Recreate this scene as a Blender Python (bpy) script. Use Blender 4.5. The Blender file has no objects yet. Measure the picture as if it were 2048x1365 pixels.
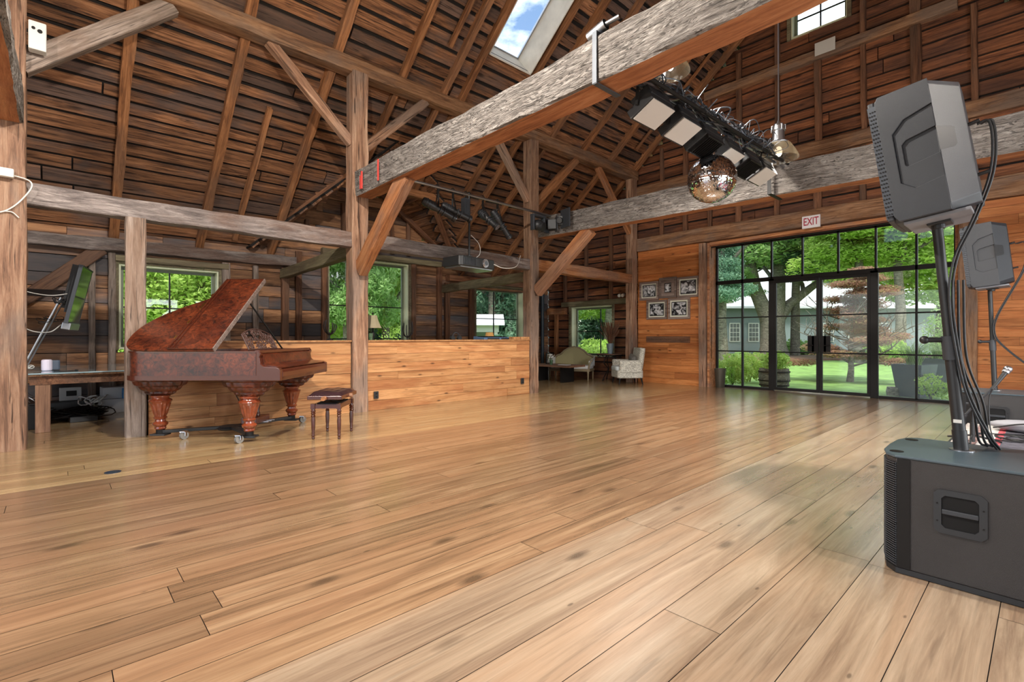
import bpy, bmesh, math, random
import numpy as np
from mathutils import Vector, Matrix
C = bpy.context.scene.collection
SC = bpy.context.scene
PI = math.pi
# ---------------------------------------------------------------- camera
cam_d = bpy.data.cameras.new('camera'); cam = bpy.data.objects.new('camera', cam_d); C.objects.link(cam)
cam_d.sensor_width = 36; cam_d.lens = 985/2048*36; cam_d.shift_y = -8.5/2048; cam_d.clip_end = 400
cam.location = (0, 0, 1.2); YAW = math.radians(47.4)
cam.rotation_euler = (PI/2, 0, YAW)
SC.camera = cam
# ---------------------------------------------------------------- view
SC.view_settings.view_transform = 'Standard'; SC.view_settings.look = 'None'
SC.view_settings.gamma = 1; SC.view_settings.use_curve_mapping = False
SC.view_settings.exposure = 0.45
# ---------------------------------------------------------------- sky: blue with broken white cloud
W = bpy.data.worlds.new('sky'); SC.world = W; W.use_nodes = True
wn, wl = W.node_tree.nodes, W.node_tree.links
for n in list(wn): wn.remove(n)
wo = wn.new('ShaderNodeOutputWorld'); bg = wn.new('ShaderNodeBackground'); wl.new(bg.outputs[0], wo.inputs[0])
sky = wn.new('ShaderNodeTexSky'); sky.sky_type = 'NISHITA'; sky.sun_disc = False
sky.sun_elevation = math.radians(52); sky.sun_rotation = math.radians(200); sky.altitude = 200; sky.air_density = 1.0; sky.dust_density = .4
sk = wn.new('ShaderNodeMix'); sk.data_type = 'RGBA'; sk.blend_type = 'MULTIPLY'; sk.inputs[0].default_value = 1
wl.new(sky.outputs[0], sk.inputs[6]); sk.inputs[7].default_value = (.085, .085, .085, 1)
tc = wn.new('ShaderNodeTexCoord'); mp = wn.new('ShaderNodeMapping'); mp.inputs['Scale'].default_value = (2.2, 2.2, 4.5)
nz = wn.new('ShaderNodeTexNoise'); nz.inputs['Scale'].default_value = 1.6; nz.inputs['Detail'].default_value = 8; nz.inputs['Roughness'].default_value = .58
wl.new(tc.outputs['Generated'], mp.inputs[0]); wl.new(mp.outputs[0], nz.inputs['Vector'])
rp = wn.new('ShaderNodeValToRGB'); rp.color_ramp.elements[0].position = .42; rp.color_ramp.elements[1].position = .62
wl.new(nz.outputs['Fac'], rp.inputs[0])
cm = wn.new('ShaderNodeMix'); cm.data_type = 'RGBA'; wl.new(rp.outputs[0], cm.inputs[0]); wl.new(sk.outputs[2], cm.inputs[6]); cm.inputs[7].default_value = (.95, .97, 1.0, 1)
wl.new(cm.outputs[2], bg.inputs[0]); bg.inputs[1].default_value = 2.9
# hazy sun, high behind the barn
sd = bpy.data.lights.new('sun', 'SUN'); sd.energy = 4.2; sd.angle = math.radians(14); sd.color = (1, .95, .86)
so = bpy.data.objects.new('sun', sd); C.objects.link(so)
so.rotation_euler = Vector((-.30, .42, -.86)).to_track_quat('-Z', 'Y').to_euler()

# area lights added to brighten the interior, at invented openings behind and right
def add_fill(loc, rot, sx, sy, e):
    d = bpy.data.lights.new('fill_light', 'AREA'); d.shape = 'RECTANGLE'; d.size = sx; d.size_y = sy; d.energy = e; d.color = (.93, .97, 1)
    o = bpy.data.objects.new('fill_light', d); C.objects.link(o); o.location = loc; o.rotation_euler = rot
add_fill((-3.2, -4.85, 1.8), (PI/2, 0, PI), 7.2, 3.0, 300)
add_fill((-3.3, -4.85, 5.5), (PI/2, 0, PI), 3.6, 2.4, 500)
add_fill((4.0, 4.0, 1.5), (0, PI/2, 0), 2.6, 3.4, 260)

# ---------------------------------------------------------------- helpers
def tag(o, label=None, cat=None, group=None, kind=None):
    if label: o['label'] = label
    if cat: o['category'] = cat
    if group: o['group'] = group
    if kind: o['kind'] = kind
    return o
def thing(name, label, cat, loc=(0, 0, 0), rz=0, group=None):
    o = bpy.data.objects.new(name, None); C.objects.link(o); o.empty_display_size = .1
    o.location = loc; o.rotation_euler = (0, 0, rz)
    return tag(o, label, cat, group)
def copy_tree(o, parent=None):
    c = o.copy(); C.objects.link(c); c.parent = parent
    for ch in list(o.children): copy_tree(ch, c)
    return c
def frame_from(d, up=(0, 0, 1)):
    d = Vector(d).normalized(); u = Vector(up)
    if abs(d.dot(u)) > .98: u = Vector((0, 1, 0))
    y = u.cross(d).normalized(); z = d.cross(y)
    return Matrix((d, y, z)).transposed()
class MB:
    def __init__(s): s.v = []; s.f = []; s.m = []; s.cur = 0; s.r = []; s.rv = 0.0
    def add(s, vs, fs):
        b = len(s.v); s.v += [tuple(p) for p in vs]
        for f in fs: s.f.append(tuple(i+b for i in f)); s.m.append(s.cur); s.r.append(s.rv)
        return s
    def box(s, c, d, rot=None, ch=0):
        x, y, z = d[0]/2, d[1]/2, d[2]/2
        if ch:
            vs = []
            for sz in (-1, 1):
                for k, (a, b) in enumerate(((-1, -1), (1, -1), (1, 1), (-1, 1))):
                    for q in ((a*(x-ch), b*y), (a*x, b*(y-ch))) if k in (1, 3) else ((a*x, b*(y-ch)), (a*(x-ch), b*y)): vs.append((q[0], q[1], sz*z))
            fs = [tuple(range(7, -1, -1)), tuple(range(8, 16))]+[(i, (i+1) % 8, 8+(i+1) % 8, 8+i) for i in range(8)]
        else:
            vs = [(a, b, e) for e in (-z, z) for a, b in ((-x, -y), (x, -y), (x, y), (-x, y))]
            fs = [(3, 2, 1, 0), (4, 5, 6, 7), (0, 1, 5, 4), (1, 2, 6, 5), (2, 3, 7, 6), (3, 0, 4, 7)]
        c = Vector(c)
        if rot is not None: vs = [c+rot@Vector(p) for p in vs]
        else: vs = [c+Vector(p) for p in vs]
        return s.add(vs, fs)
    def bb(s, x0, x1, y0, y1, z0, z1): return s.box(((x0+x1)/2, (y0+y1)/2, (z0+z1)/2), (abs(x1-x0), abs(y1-y0), abs(z1-z0)))
    def bar(s, p0, p1, w, h, up=(0, 0, 1)):
        p0, p1 = Vector(p0), Vector(p1); return s.box((p0+p1)/2, ((p1-p0).length, w, h), frame_from(p1-p0, up))
    def cyl(s, p0, p1, r0, r1=None, n=16, cap=True):
        r1 = r0 if r1 is None else r1; p0, p1 = Vector(p0), Vector(p1); R = frame_from(p1-p0); vs = []
        for p, r in ((p0, r0), (p1, r1)):
            for i in range(n): a = 2*PI*i/n; vs.append(p+R@Vector((0, r*math.cos(a), r*math.sin(a))))
        fs = [(i, (i+1) % n, n+(i+1) % n, n+i) for i in range(n)]
        if cap: fs += [tuple(range(n-1, -1, -1)), tuple(range(n, 2*n))]
        return s.add(vs, fs)
    def lathe(s, prof, c=(0, 0, 0), n=24, sx=1, sy=1, flute=None, cap=True, rot=None):
        vs = []; c = Vector(c)
        for r, z in prof:
            for i in range(n):
                a = 2*PI*i/n; q = r*(flute(a, z) if flute else 1)
                p = Vector((sx*q*math.cos(a), sy*q*math.sin(a), z))
                vs.append(c+(rot@p if rot is not None else p))
        k = len(prof); fs = [(j*n+i, j*n+(i+1) % n, (j+1)*n+(i+1) % n, (j+1)*n+i) for j in range(k-1) for i in range(n)]
        if cap: fs += [tuple(range(n-1, -1, -1)), tuple((k-1)*n+i for i in range(n))]
        return s.add(vs, fs)
    def prism(s, pts, fn, a, b):
        """pts 2D outline, fn(u,v,w)->3D, w from a to b"""
        n = len(pts); vs = [fn(u, v, a) for u, v in pts]+[fn(u, v, b) for u, v in pts]
        fs = [tuple(range(n-1, -1, -1)), tuple(range(n, 2*n))]+[(i, (i+1) % n, n+(i+1) % n, n+i) for i in range(n)]
        return s.add(vs, fs)
    def tube(s, pts, r, n=6, closed=False):
        pts = [Vector(p) for p in pts]; k = len(pts); vs = []; prev = None
        for i, p in enumerate(pts):
            d = (pts[min(i+1, k-1)]-pts[max(i-1, 0)])
            if d.length < 1e-6: d = Vector((0, 0, 1))
            d.normalize()
            if prev is None: u = d.orthogonal().normalized()
            else: u = (prev-d*prev.dot(d)); u = u.normalized() if u.length > 1e-5 else d.orthogonal().normalized()
            prev = u; w = d.cross(u); rr = r[i] if isinstance(r, (list, tuple)) else r
            for j in range(n): a = 2*PI*j/n; vs.append(p+u*rr*math.cos(a)+w*rr*math.sin(a))
        fs = [(i*n+j, i*n+(j+1) % n, (i+1)*n+(j+1) % n, (i+1)*n+j) for i in range(k-1) for j in range(n)]
        fs += [tuple(range(n-1, -1, -1)), tuple((k-1)*n+j for j in range(n))]
        return s.add(vs, fs)
    def sphere(s, c, r, n=16, m=10, sc=(1, 1, 1)):
        vs = []; c = Vector(c)
        for j in range(1, m):
            t = PI*j/m
            for i in range(n): a = 2*PI*i/n; vs.append(c+Vector((r*sc[0]*math.sin(t)*math.cos(a), r*sc[1]*math.sin(t)*math.sin(a), r*sc[2]*math.cos(t))))
        T = len(vs); vs += [c+Vector((0, 0, r*sc[2])), c-Vector((0, 0, r*sc[2]))]
        fs = [(j*n+i, (j+1)*n+i, (j+1)*n+(i+1) % n, j*n+(i+1) % n) for j in range(m-2) for i in range(n)]
        fs += [(T, i, (i+1) % n) for i in range(n)]+[(T+1, (m-2)*n+(i+1) % n, (m-2)*n+i) for i in range(n)]
        return s.add(vs, fs)
    def build(s, name, mat, parent=None, loc=None, rot=None, smooth=0, bevel=0, sub=0, recalc=True, matrix=None):
        me = bpy.data.meshes.new(name); me.from_pydata([tuple(p) for p in s.v], [], s.f)
        for m_ in (mat if isinstance(mat, (list, tuple)) else [mat]): me.materials.append(m_)
        me.polygons.foreach_set('material_index', s.m)
        at = me.attributes.new('rnd', 'FLOAT', 'FACE'); at.data.foreach_set('value', [float(q) for q in s.r])
        if recalc:
            bm = bmesh.new(); bm.from_mesh(me); bmesh.ops.recalc_face_normals(bm, faces=bm.faces); bm.to_mesh(me); bm.free()
        if smooth or sub:
            me.polygons.foreach_set('use_smooth', [True]*len(me.polygons))
            if smooth: me.set_sharp_from_angle(angle=math.radians(smooth))
        me.update()
        o = bpy.data.objects.new(name, me); C.objects.link(o)
        if parent is not None: o.parent = parent
        if loc is not None: o.location = loc
        if rot is not None: o.rotation_euler = rot
        if matrix is not None: o.matrix_world = matrix
        if bevel: md = o.modifiers.new('bevel', 'BEVEL'); md.width = bevel; md.segments = 2; md.limit_method = 'ANGLE'
        if sub: md = o.modifiers.new('sub', 'SUBSURF'); md.levels = sub; md.render_levels = sub
        return o
def struct(o, label=None): o['kind'] = 'structure'; return tag(o, label)
def bez(pts, n=10):
    """Catmull-Rom through pts"""
    P = [Vector(p) for p in pts]; P = [P[0]*2-P[1]]+P+[P[-1]*2-P[-2]]; out = []
    for i in range(1, len(P)-2):
        for k in range(n):
            t = k/n; a, b, c, d = P[i-1:i+3]
            out.append(.5*((2*b)+(c-a)*t+(2*a-5*b+4*c-d)*t*t+(3*b-a-3*c+d)*t**3))
    out.append(P[-2]); return out

# ---------------------------------------------------------------- materials
def newmat(name):
    m = bpy.data.materials.new(name); m.use_nodes = True; return m, m.node_tree.nodes, m.node_tree.links, m.node_tree.nodes['Principled BSDF']
def rgb(r, g, b):
    f = lambda c: (c/255/12.92 if c/255 <= .04045 else ((c/255+.055)/1.055)**2.4); return (f(r), f(g), f(b), 1)
def plain(name, col, rough=.5, metal=0, coat=0, emit=None, es=1, spec=.5, bump=0, bscale=200, var=0, vscale=8, trans=0):
    m, N, L, b = newmat(name); b.inputs['Base Color'].default_value = col; b.inputs['Roughness'].default_value = rough
    b.inputs['Metallic'].default_value = metal; b.inputs['Coat Weight'].default_value = coat; b.inputs['Specular IOR Level'].default_value = spec
    if trans: b.inputs['Transmission Weight'].default_value = trans
    if emit: b.inputs['Emission Color'].default_value = emit; b.inputs['Emission Strength'].default_value = es
    if bump or var:
        t = N.new('ShaderNodeTexCoord')
        if bump:
            n = N.new('ShaderNodeTexNoise'); n.inputs['Scale'].default_value = bscale; L.new(t.outputs['Object'], n.inputs['Vector'])
            bp = N.new('ShaderNodeBump'); bp.inputs['Strength'].default_value = bump; bp.inputs['Distance'].default_value = .005
            L.new(n.outputs['Fac'], bp.inputs['Height']); L.new(bp.outputs[0], b.inputs['Normal'])
        if var:
            n = N.new('ShaderNodeTexNoise'); n.inputs['Scale'].default_value = vscale; n.inputs['Detail'].default_value = 5; L.new(t.outputs['Object'], n.inputs['Vector'])
            r = N.new('ShaderNodeMapRange'); r.inputs[1].default_value = .3; r.inputs[2].default_value = .7; r.inputs[3].default_value = 1-var; r.inputs[4].default_value = 1+var
            L.new(n.outputs['Fac'], r.inputs[0]); x = N.new('ShaderNodeMix'); x.data_type = 'RGBA'; x.blend_type = 'MULTIPLY'; x.inputs[0].default_value = 1
            x.inputs[6].default_value = col; L.new(r.outputs[0], x.inputs[7]); L.new(x.outputs[2], b.inputs['Base Color'])
    return m
def wood(name, cols, sx=1.1, sy=13, rough=.75, bump=.35, attr=False, knots=0., patch=None, patch_amt=.5, hewn=0., coat=0, spec=.3, var=(.75, 1.25), fine=.5, cracks=0., pscale=(.7, 2.2), wav=0, bdist=.006, kscale=3.0, ax='x', nails=0, cior=1.5, croug=.12):
    m, N, L, b = newmat(name); b.inputs['Roughness'].default_value = rough; b.inputs['Coat Weight'].default_value = coat; b.inputs['Coat Roughness'].default_value = croug; b.inputs['Coat IOR'].default_value = cior; b.inputs['Specular IOR Level'].default_value = spec
    t = N.new('ShaderNodeTexCoord')
    if attr: a = N.new('ShaderNodeAttribute'); a.attribute_name = 'rnd'; R = a.outputs['Fac']
    else: a = N.new('ShaderNodeObjectInfo'); R = a.outputs['Random']
    cx = N.new('ShaderNodeCombineXYZ')
    for i, k in enumerate((57., 31., 83.)):
        q = N.new('ShaderNodeMath'); q.operation = 'MULTIPLY'; q.inputs[1].default_value = k; L.new(R, q.inputs[0]); L.new(q.outputs[0], cx.inputs[i])
    ad = N.new('ShaderNodeVectorMath'); ad.operation = 'ADD'; L.new(t.outputs['Object'], ad.inputs[0]); L.new(cx.outputs[0], ad.inputs[1])
    V = ad.outputs[0]
    def mapped(sc):
        q = N.new('ShaderNodeMapping'); q.inputs['Scale'].default_value = sc if ax == 'x' else (sc[1], sc[2], sc[0]); L.new(V, q.inputs[0]); return q.outputs[0]
    def noise(sc, det=6, dist=0, ro=.6):
        q = N.new('ShaderNodeTexNoise'); q.inputs['Scale'].default_value = 1; q.inputs['Detail'].default_value = det; q.inputs['Distortion'].default_value = dist; q.inputs['Roughness'].default_value = ro
        L.new(mapped(sc), q.inputs['Vector']); return q.outputs['Fac']
    def mrange(x, a0, a1, b0, b1):
        q = N.new('ShaderNodeMapRange'); L.new(x, q.inputs[0])
        for i, vv in enumerate((a0, a1, b0, b1)): q.inputs[i+1].default_value = vv
        return q.outputs[0]
    def mix(f, A, B, mode='MIX'):
        q = N.new('ShaderNodeMix'); q.data_type = 'RGBA'; q.blend_type = mode
        for i, x in ((0, f), (6, A), (7, B)):
            if hasattr(x, 'links'): L.new(x, q.inputs[i])
            else: q.inputs[i].default_value = x
        return q.outputs[2]
    g = noise((sx, sy, sy), 7, .9, .68)
    rr = N.new('ShaderNodeValToRGB'); L.new(g, rr.inputs[0]); E = rr.color_ramp.elements
    E[0].position = .33; E[0].color = cols[0]; E[1].position = .68; E[1].color = cols[-1]
    if len(cols) > 2: e = E.new(.5); e.color = cols[1]
    col = rr.outputs[0]
    if patch: col = mix(mrange(noise((pscale[0], pscale[1], pscale[1]), 4, .3), .47, .6, 0, patch_amt), col, patch)
    fn = noise((sx*7, sy*9, sy*9), 3)
    col = mix(fine, col, mrange(fn, .3, .7, .72, 1.28), 'MULTIPLY')
    h = N.new('ShaderNodeMath'); h.operation = 'MULTIPLY_ADD'; L.new(fn, h.inputs[0]); h.inputs[1].default_value = .5; L.new(g, h.inputs[2]); H = h.outputs[0]
    if knots:
        vo = N.new('ShaderNodeTexVoronoi'); vo.inputs['Scale'].default_value = 1; L.new(mapped((kscale*.55, kscale*1.5, .02 if attr else kscale*1.5)), vo.inputs['Vector'])
        k = mrange(vo.outputs['Distance'], .05, .15, knots, 0); col = mix(k, col, tuple(c*.28 for c in cols[0][:3])+(1,))
    if nails:
        vo = N.new('ShaderNodeTexVoronoi'); vo.inputs['Scale'].default_value = 1; L.new(mapped((2.2, 6, .02)), vo.inputs['Vector'])
        col = mix(mrange(vo.outputs['Distance'], .03, .055, nails, 0), col, tuple(c*.2 for c in cols[0][:3])+(1,))
    if cracks:
        ck = mrange(noise((sx*.9, sy*1.6, sy*1.6), 2, 1.5), .34, .40, cracks, 0)
        col = mix(ck, col, tuple(c*.2 for c in cols[0][:3])+(1,))
    if hewn:
        vo = N.new('ShaderNodeTexVoronoi'); vo.inputs['Scale'].default_value = 1; vo.inputs['Randomness'].default_value = .9
        vo.distance = 'CHEBYCHEV'; L.new(mapped((7, 13, 13)), vo.inputs['Vector'])
        w2 = noise((5, 26, 26), 5, 2.5)
        s1 = N.new('ShaderNodeMath'); s1.operation = 'MULTIPLY_ADD'; L.new(w2, s1.inputs[0]); s1.inputs[1].default_value = 1.3; L.new(vo.outputs['Distance'], s1.inputs[2])
        dk = mrange(w2, .38, .46, hewn*.8, 0); col = mix(dk, col, tuple(c*.25 for c in cols[0][:3])+(1,))
        s2 = N.new('ShaderNodeMath'); s2.operation = 'MULTIPLY_ADD'; L.new(s1.outputs[0], s2.inputs[0]); s2.inputs[1].default_value = 3*hewn; L.new(H, s2.inputs[2]); H = s2.outputs[0]
    col = mix(1.0, col, mrange(R, 0, 1, var[0], var[1]), 'MULTIPLY')
    L.new(col, b.inputs['Base Color'])
    bp = N.new('ShaderNodeBump'); bp.inputs['Strength'].default_value = bump; bp.inputs['Distance'].default_value = bdist; L.new(H, bp.inputs['Height'])
    out = bp.outputs[0]
    if wav:
        b2 = N.new('ShaderNodeBump'); b2.inputs['Strength'].default_value = wav; b2.inputs['Distance'].default_value = .01
        q = N.new('ShaderNodeTexNoise'); q.inputs['Scale'].default_value = 4.5; q.inputs['Detail'].default_value = 2; L.new(t.outputs['Object'], q.inputs['Vector'])
        L.new(q.outputs['Fac'], b2.inputs['Height']); L.new(bp.outputs[0], b2.inputs['Normal']); out = b2.outputs[0]
    L.new(out, b.inputs['Normal'])
    return m
M = {}
M['post'] = wood('aged post timber', [rgb(92, 66, 52), rgb(140, 106, 84), rgb(172, 142, 118)], sy=16, bump=.6, cracks=.8, hewn=.12, patch=rgb(120, 104, 94), patch_amt=.7)
M['postgrey'] = wood('grey post timber', [rgb(88, 76, 68), rgb(126, 112, 102), rgb(160, 146, 136)], sy=16, bump=.6, cracks=.7, hewn=.12, patch=rgb(112, 84, 64), patch_amt=.5)
M['hewngrey'] = wood('silver hewn timber face', [rgb(118, 110, 104), rgb(158, 150, 143), rgb(192, 184, 177)], sx=2, sy=20, bump=1, hewn=1.0, bdist=.03, var=(.95, 1.05))
M['hewnbrown'] = wood('brown timber soffit', [rgb(120, 72, 44), rgb(156, 100, 64), rgb(178, 124, 84)], sy=14, bump=.5, hewn=.12, cracks=.4, var=(.95, 1.05))
M['greybeam'] = wood('grey hewn beam', [rgb(84, 76, 74), rgb(126, 116, 112), rgb(164, 154, 148)], sx=1.6, sy=16, bump=.9, hewn=.3, patch=rgb(110, 82, 66), patch_amt=.6, bdist=.014)
M['beam'] = wood('brown beam', [rgb(88, 60, 42), rgb(134, 98, 70), rgb(164, 128, 98)], sy=15, bump=.6, hewn=.15, patch=rgb(110, 98, 90), patch_amt=.6, cracks=.5)
M['brace'] = wood('orange brace', [rgb(120, 72, 42), rgb(162, 106, 66), rgb(182, 132, 92)], sy=15, bump=.6, hewn=.15, patch=rgb(128, 104, 90), patch_amt=.6, cracks=.4)
M['greenbeam'] = wood('greenish tie beam', [rgb(84, 78, 60), rgb(116, 108, 84), rgb(140, 130, 104)], sy=15, bump=.6, hewn=.15, patch=rgb(92, 78, 62), patch_amt=.6)  # greenish-brown grain with browner patches
M['rafter'] = wood('rafter timber', [rgb(92, 58, 36), rgb(140, 94, 60), rgb(168, 120, 82)], sy=18, bump=.5, hewn=.1, patch=rgb(100, 76, 60), patch_amt=.6, cracks=.4)
M['stud'] = wood('stud timber', [rgb(76, 50, 38), rgb(112, 76, 54), rgb(138, 98, 72)], sy=18, bump=.5, patch=rgb(96, 78, 66), patch_amt=.5, cracks=.4)
M['roof'] = wood('roof boards', [rgb(58, 38, 30), rgb(128, 88, 60), rgb(170, 122, 88)], sx=1.3, sy=22, bump=.7, attr=True, patch=rgb(92, 80, 76), patch_amt=.75, var=(.62, 1.2), cracks=.8, knots=.7, pscale=(.6, 1.2), kscale=2.2)
M['gable'] = wood('gable boards', [rgb(60, 36, 28), rgb(124, 77, 50), rgb(158, 104, 70)], sx=1.2, sy=18, bump=.6, attr=True, patch=rgb(80, 58, 50), patch_amt=.6, var=(.65, 1.2), knots=.7, pscale=(.6, 1.5))
M['aisle'] = wood('mixed aisle boards', [rgb(82, 58, 44), rgb(142, 102, 72), rgb(178, 134, 96)], sx=1.0, sy=12, bump=.5, attr=True, patch=rgb(84, 84, 88), patch_amt=.9, var=(.5, 1.35), knots=.6, pscale=(.25, .9), kscale=2.2)
M['aisledark'] = wood('dark aisle boards', [rgb(60, 44, 36), rgb(104, 74, 54), rgb(136, 98, 72)], sx=1.0, sy=12, bump=.5, attr=True, patch=rgb(70, 66, 64), patch_amt=.8, var=(.55, 1.3), knots=.6, pscale=(.25, .9), kscale=2.2)
M['pine'] = wood('orange pine boards', [rgb(150, 88, 44), rgb(188, 118, 64), rgb(208, 142, 86)], sx=.9, sy=13, bump=.2, attr=True, rough=.55, patch=rgb(170, 96, 50), patch_amt=.5, var=(.82, 1.12), knots=.9, kscale=4.4, cracks=.3, nails=.5)
M['barpine'] = wood('bar pine boards', [rgb(142, 92, 54), rgb(178, 128, 82), rgb(196, 148, 102)], sx=.9, sy=13, bump=.2, attr=True, rough=.55, patch=rgb(150, 92, 54), patch_amt=.6, var=(.85, 1.1), knots=.9, kscale=4.6, cracks=.3, nails=.6)
FK = dict(sx=.7, sy=11, rough=.27, bump=.08, attr=True, coat=.75, cior=1.55, croug=.2, nails=.6, spec=.5, wav=.25, knots=.7, kscale=2.4, cracks=.22, pscale=(.4, 2.5), fine=.3)
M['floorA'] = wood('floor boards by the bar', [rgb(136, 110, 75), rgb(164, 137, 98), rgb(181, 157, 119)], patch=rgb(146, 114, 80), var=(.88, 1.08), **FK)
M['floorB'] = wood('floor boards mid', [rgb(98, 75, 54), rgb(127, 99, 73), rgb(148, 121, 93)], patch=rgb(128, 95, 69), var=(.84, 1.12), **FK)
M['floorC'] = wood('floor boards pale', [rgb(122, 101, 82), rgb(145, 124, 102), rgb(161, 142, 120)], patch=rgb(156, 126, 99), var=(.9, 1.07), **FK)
M['upright'] = wood('desk leg wood', [rgb(92, 66, 52), rgb(136, 102, 80), rgb(160, 128, 104)], sy=16, bump=.4, knots=.6, ax='z')
M['dark'] = plain('dark gap', rgb(20, 14, 11), .9)
M['white'] = plain('white paint', rgb(206, 204, 198), .6)
M['cream'] = plain('cream painted reveal', rgb(206, 210, 178), .5)
M['framegrn'] = plain('grey green window frame', rgb(104, 112, 92), .5)
M['steel'] = plain('black steel', rgb(22, 20, 19), .55, spec=.25)
M['blk'] = plain('black plastic', rgb(30, 31, 33), .45)
M['blkgrey'] = plain('charcoal speaker shell', rgb(46, 49, 54), .45, bump=.25, bscale=600)
M['subpaint'] = plain('black cabinet paint', rgb(44, 42, 42), .5, bump=.6, bscale=500, var=.12, vscale=5)
M['grille'] = plain('dark grille', rgb(70, 74, 80), .5, .4)
M['chrome'] = plain('chrome', rgb(205, 205, 208), .18, 1)
M['alu'] = plain('brushed aluminium', rgb(170, 172, 176), .35, 1)
M['leather'] = plain('dark leather', rgb(44, 26, 30), .32, coat=.2)
M['ptw'] = plain('piano walnut', rgb(70, 31, 19), .22, coat=.22)
def glassmat():
    m, N, L, b = newmat('window glass'); N.remove(b); o = N['Material Output']
    t = N.new('ShaderNodeBsdfTransparent'); t.inputs[0].default_value = (.96, .98, .97, 1); g = N.new('ShaderNodeBsdfGlossy'); g.inputs['Roughness'].default_value = .02
    f = N.new('ShaderNodeFresnel'); f.inputs[0].default_value = 1.35; x = N.new('ShaderNodeMixShader'); L.new(f.outputs[0], x.inputs[0]); L.new(t.outputs[0], x.inputs[1]); L.new(g.outputs[0], x.inputs[2]); L.new(x.outputs[0], o.inputs[0]); return m
M['glass'] = glassmat()
def burl():
    m, N, L, b = newmat('burl walnut veneer'); t = N.new('ShaderNodeTexCoord')
    n = N.new('ShaderNodeTexNoise'); n.inputs['Scale'].default_value = 14; n.inputs['Detail'].default_value = 9; n.inputs['Roughness'].default_value = .72; n.inputs['Distortion'].default_value = 1.6
    n2 = N.new('ShaderNodeTexNoise'); n2.inputs['Scale'].default_value = 2.6; n2.inputs['Detail'].default_value = 3; n2.inputs['Distortion'].default_value = 1
    L.new(t.outputs['Object'], n.inputs['Vector']); L.new(t.outputs['Object'], n2.inputs['Vector'])
    r = N.new('ShaderNodeValToRGB'); e = r.color_ramp.elements; e[0].position = .36; e[0].color = rgb(40, 20, 16); e[1].position = .70; e[1].color = rgb(128, 60, 32)
    r2 = N.new('ShaderNodeValToRGB'); e = r2.color_ramp.elements; e[0].position = .35; e[0].color = rgb(150, 120, 130); e[1].position = .65; e[1].color = (1, .95, .9, 1)
    L.new(n.outputs['Fac'], r.inputs[0]); L.new(n2.outputs['Fac'], r2.inputs[0])
    x = N.new('ShaderNodeMix'); x.data_type = 'RGBA'; x.blend_type = 'MULTIPLY'; x.inputs[0].default_value = .85; L.new(r.outputs[0], x.inputs[6]); L.new(r2.outputs[0], x.inputs[7]); L.new(x.outputs[2], b.inputs['Base Color'])
    b.inputs['Roughness'].default_value = .3; b.inputs['Coat Weight'].default_value = .22; b.inputs['Coat Roughness'].default_value = .05; return m
M['burl'] = burl()
def leafmat(name, c1, c2, c3):
    m, N, L, b = newmat(name); N.remove(b); o = N['Material Output']
    a = N.new('ShaderNodeAttribute'); a.attribute_name = 'rnd'; r = N.new('ShaderNodeValToRGB'); L.new(a.outputs['Fac'], r.inputs[0]); e = r.color_ramp.elements
    e[0].color = c1; e[1].color = c3; q = e.new(.5); q.color = c2
    d = N.new('ShaderNodeBsdfDiffuse'); t = N.new('ShaderNodeBsdfTranslucent'); x = N.new('ShaderNodeMixShader'); x.inputs[0].default_value = .5
    L.new(r.outputs[0], d.inputs[0]); L.new(r.outputs[0], t.inputs[0]); L.new(d.outputs[0], x.inputs[1]); L.new(t.outputs[0], x.inputs[2]); L.new(x.outputs[0], o.inputs[0]); return m
M['leaf'] = leafmat('bright leaves', rgb(138, 172, 76), rgb(178, 206, 104), rgb(214, 232, 148))
M['leaf2'] = leafmat('mid leaves', rgb(108, 146, 84), rgb(150, 184, 112), rgb(190, 214, 156))
M['leafd'] = leafmat('dark needle leaves', rgb(84, 122, 100), rgb(118, 154, 126), rgb(160, 190, 160))
M['leafr'] = leafmat('copper maple leaves', rgb(138, 100, 92), rgb(172, 130, 112), rgb(164, 172, 112))
M['bark'] = wood('grey tree bark', [rgb(70, 66, 58), rgb(112, 106, 94), rgb(146, 140, 126)], sx=3, sy=14, bump=1, bdist=.03, cracks=.6)
M['lawn'] = plain('lawn', rgb(112, 144, 72), .9, var=.35, vscale=3, bump=1, bscale=60)
M['mulch'] = plain('brown mulch', rgb(104, 80, 64), .95, var=.4, vscale=30)
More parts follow.
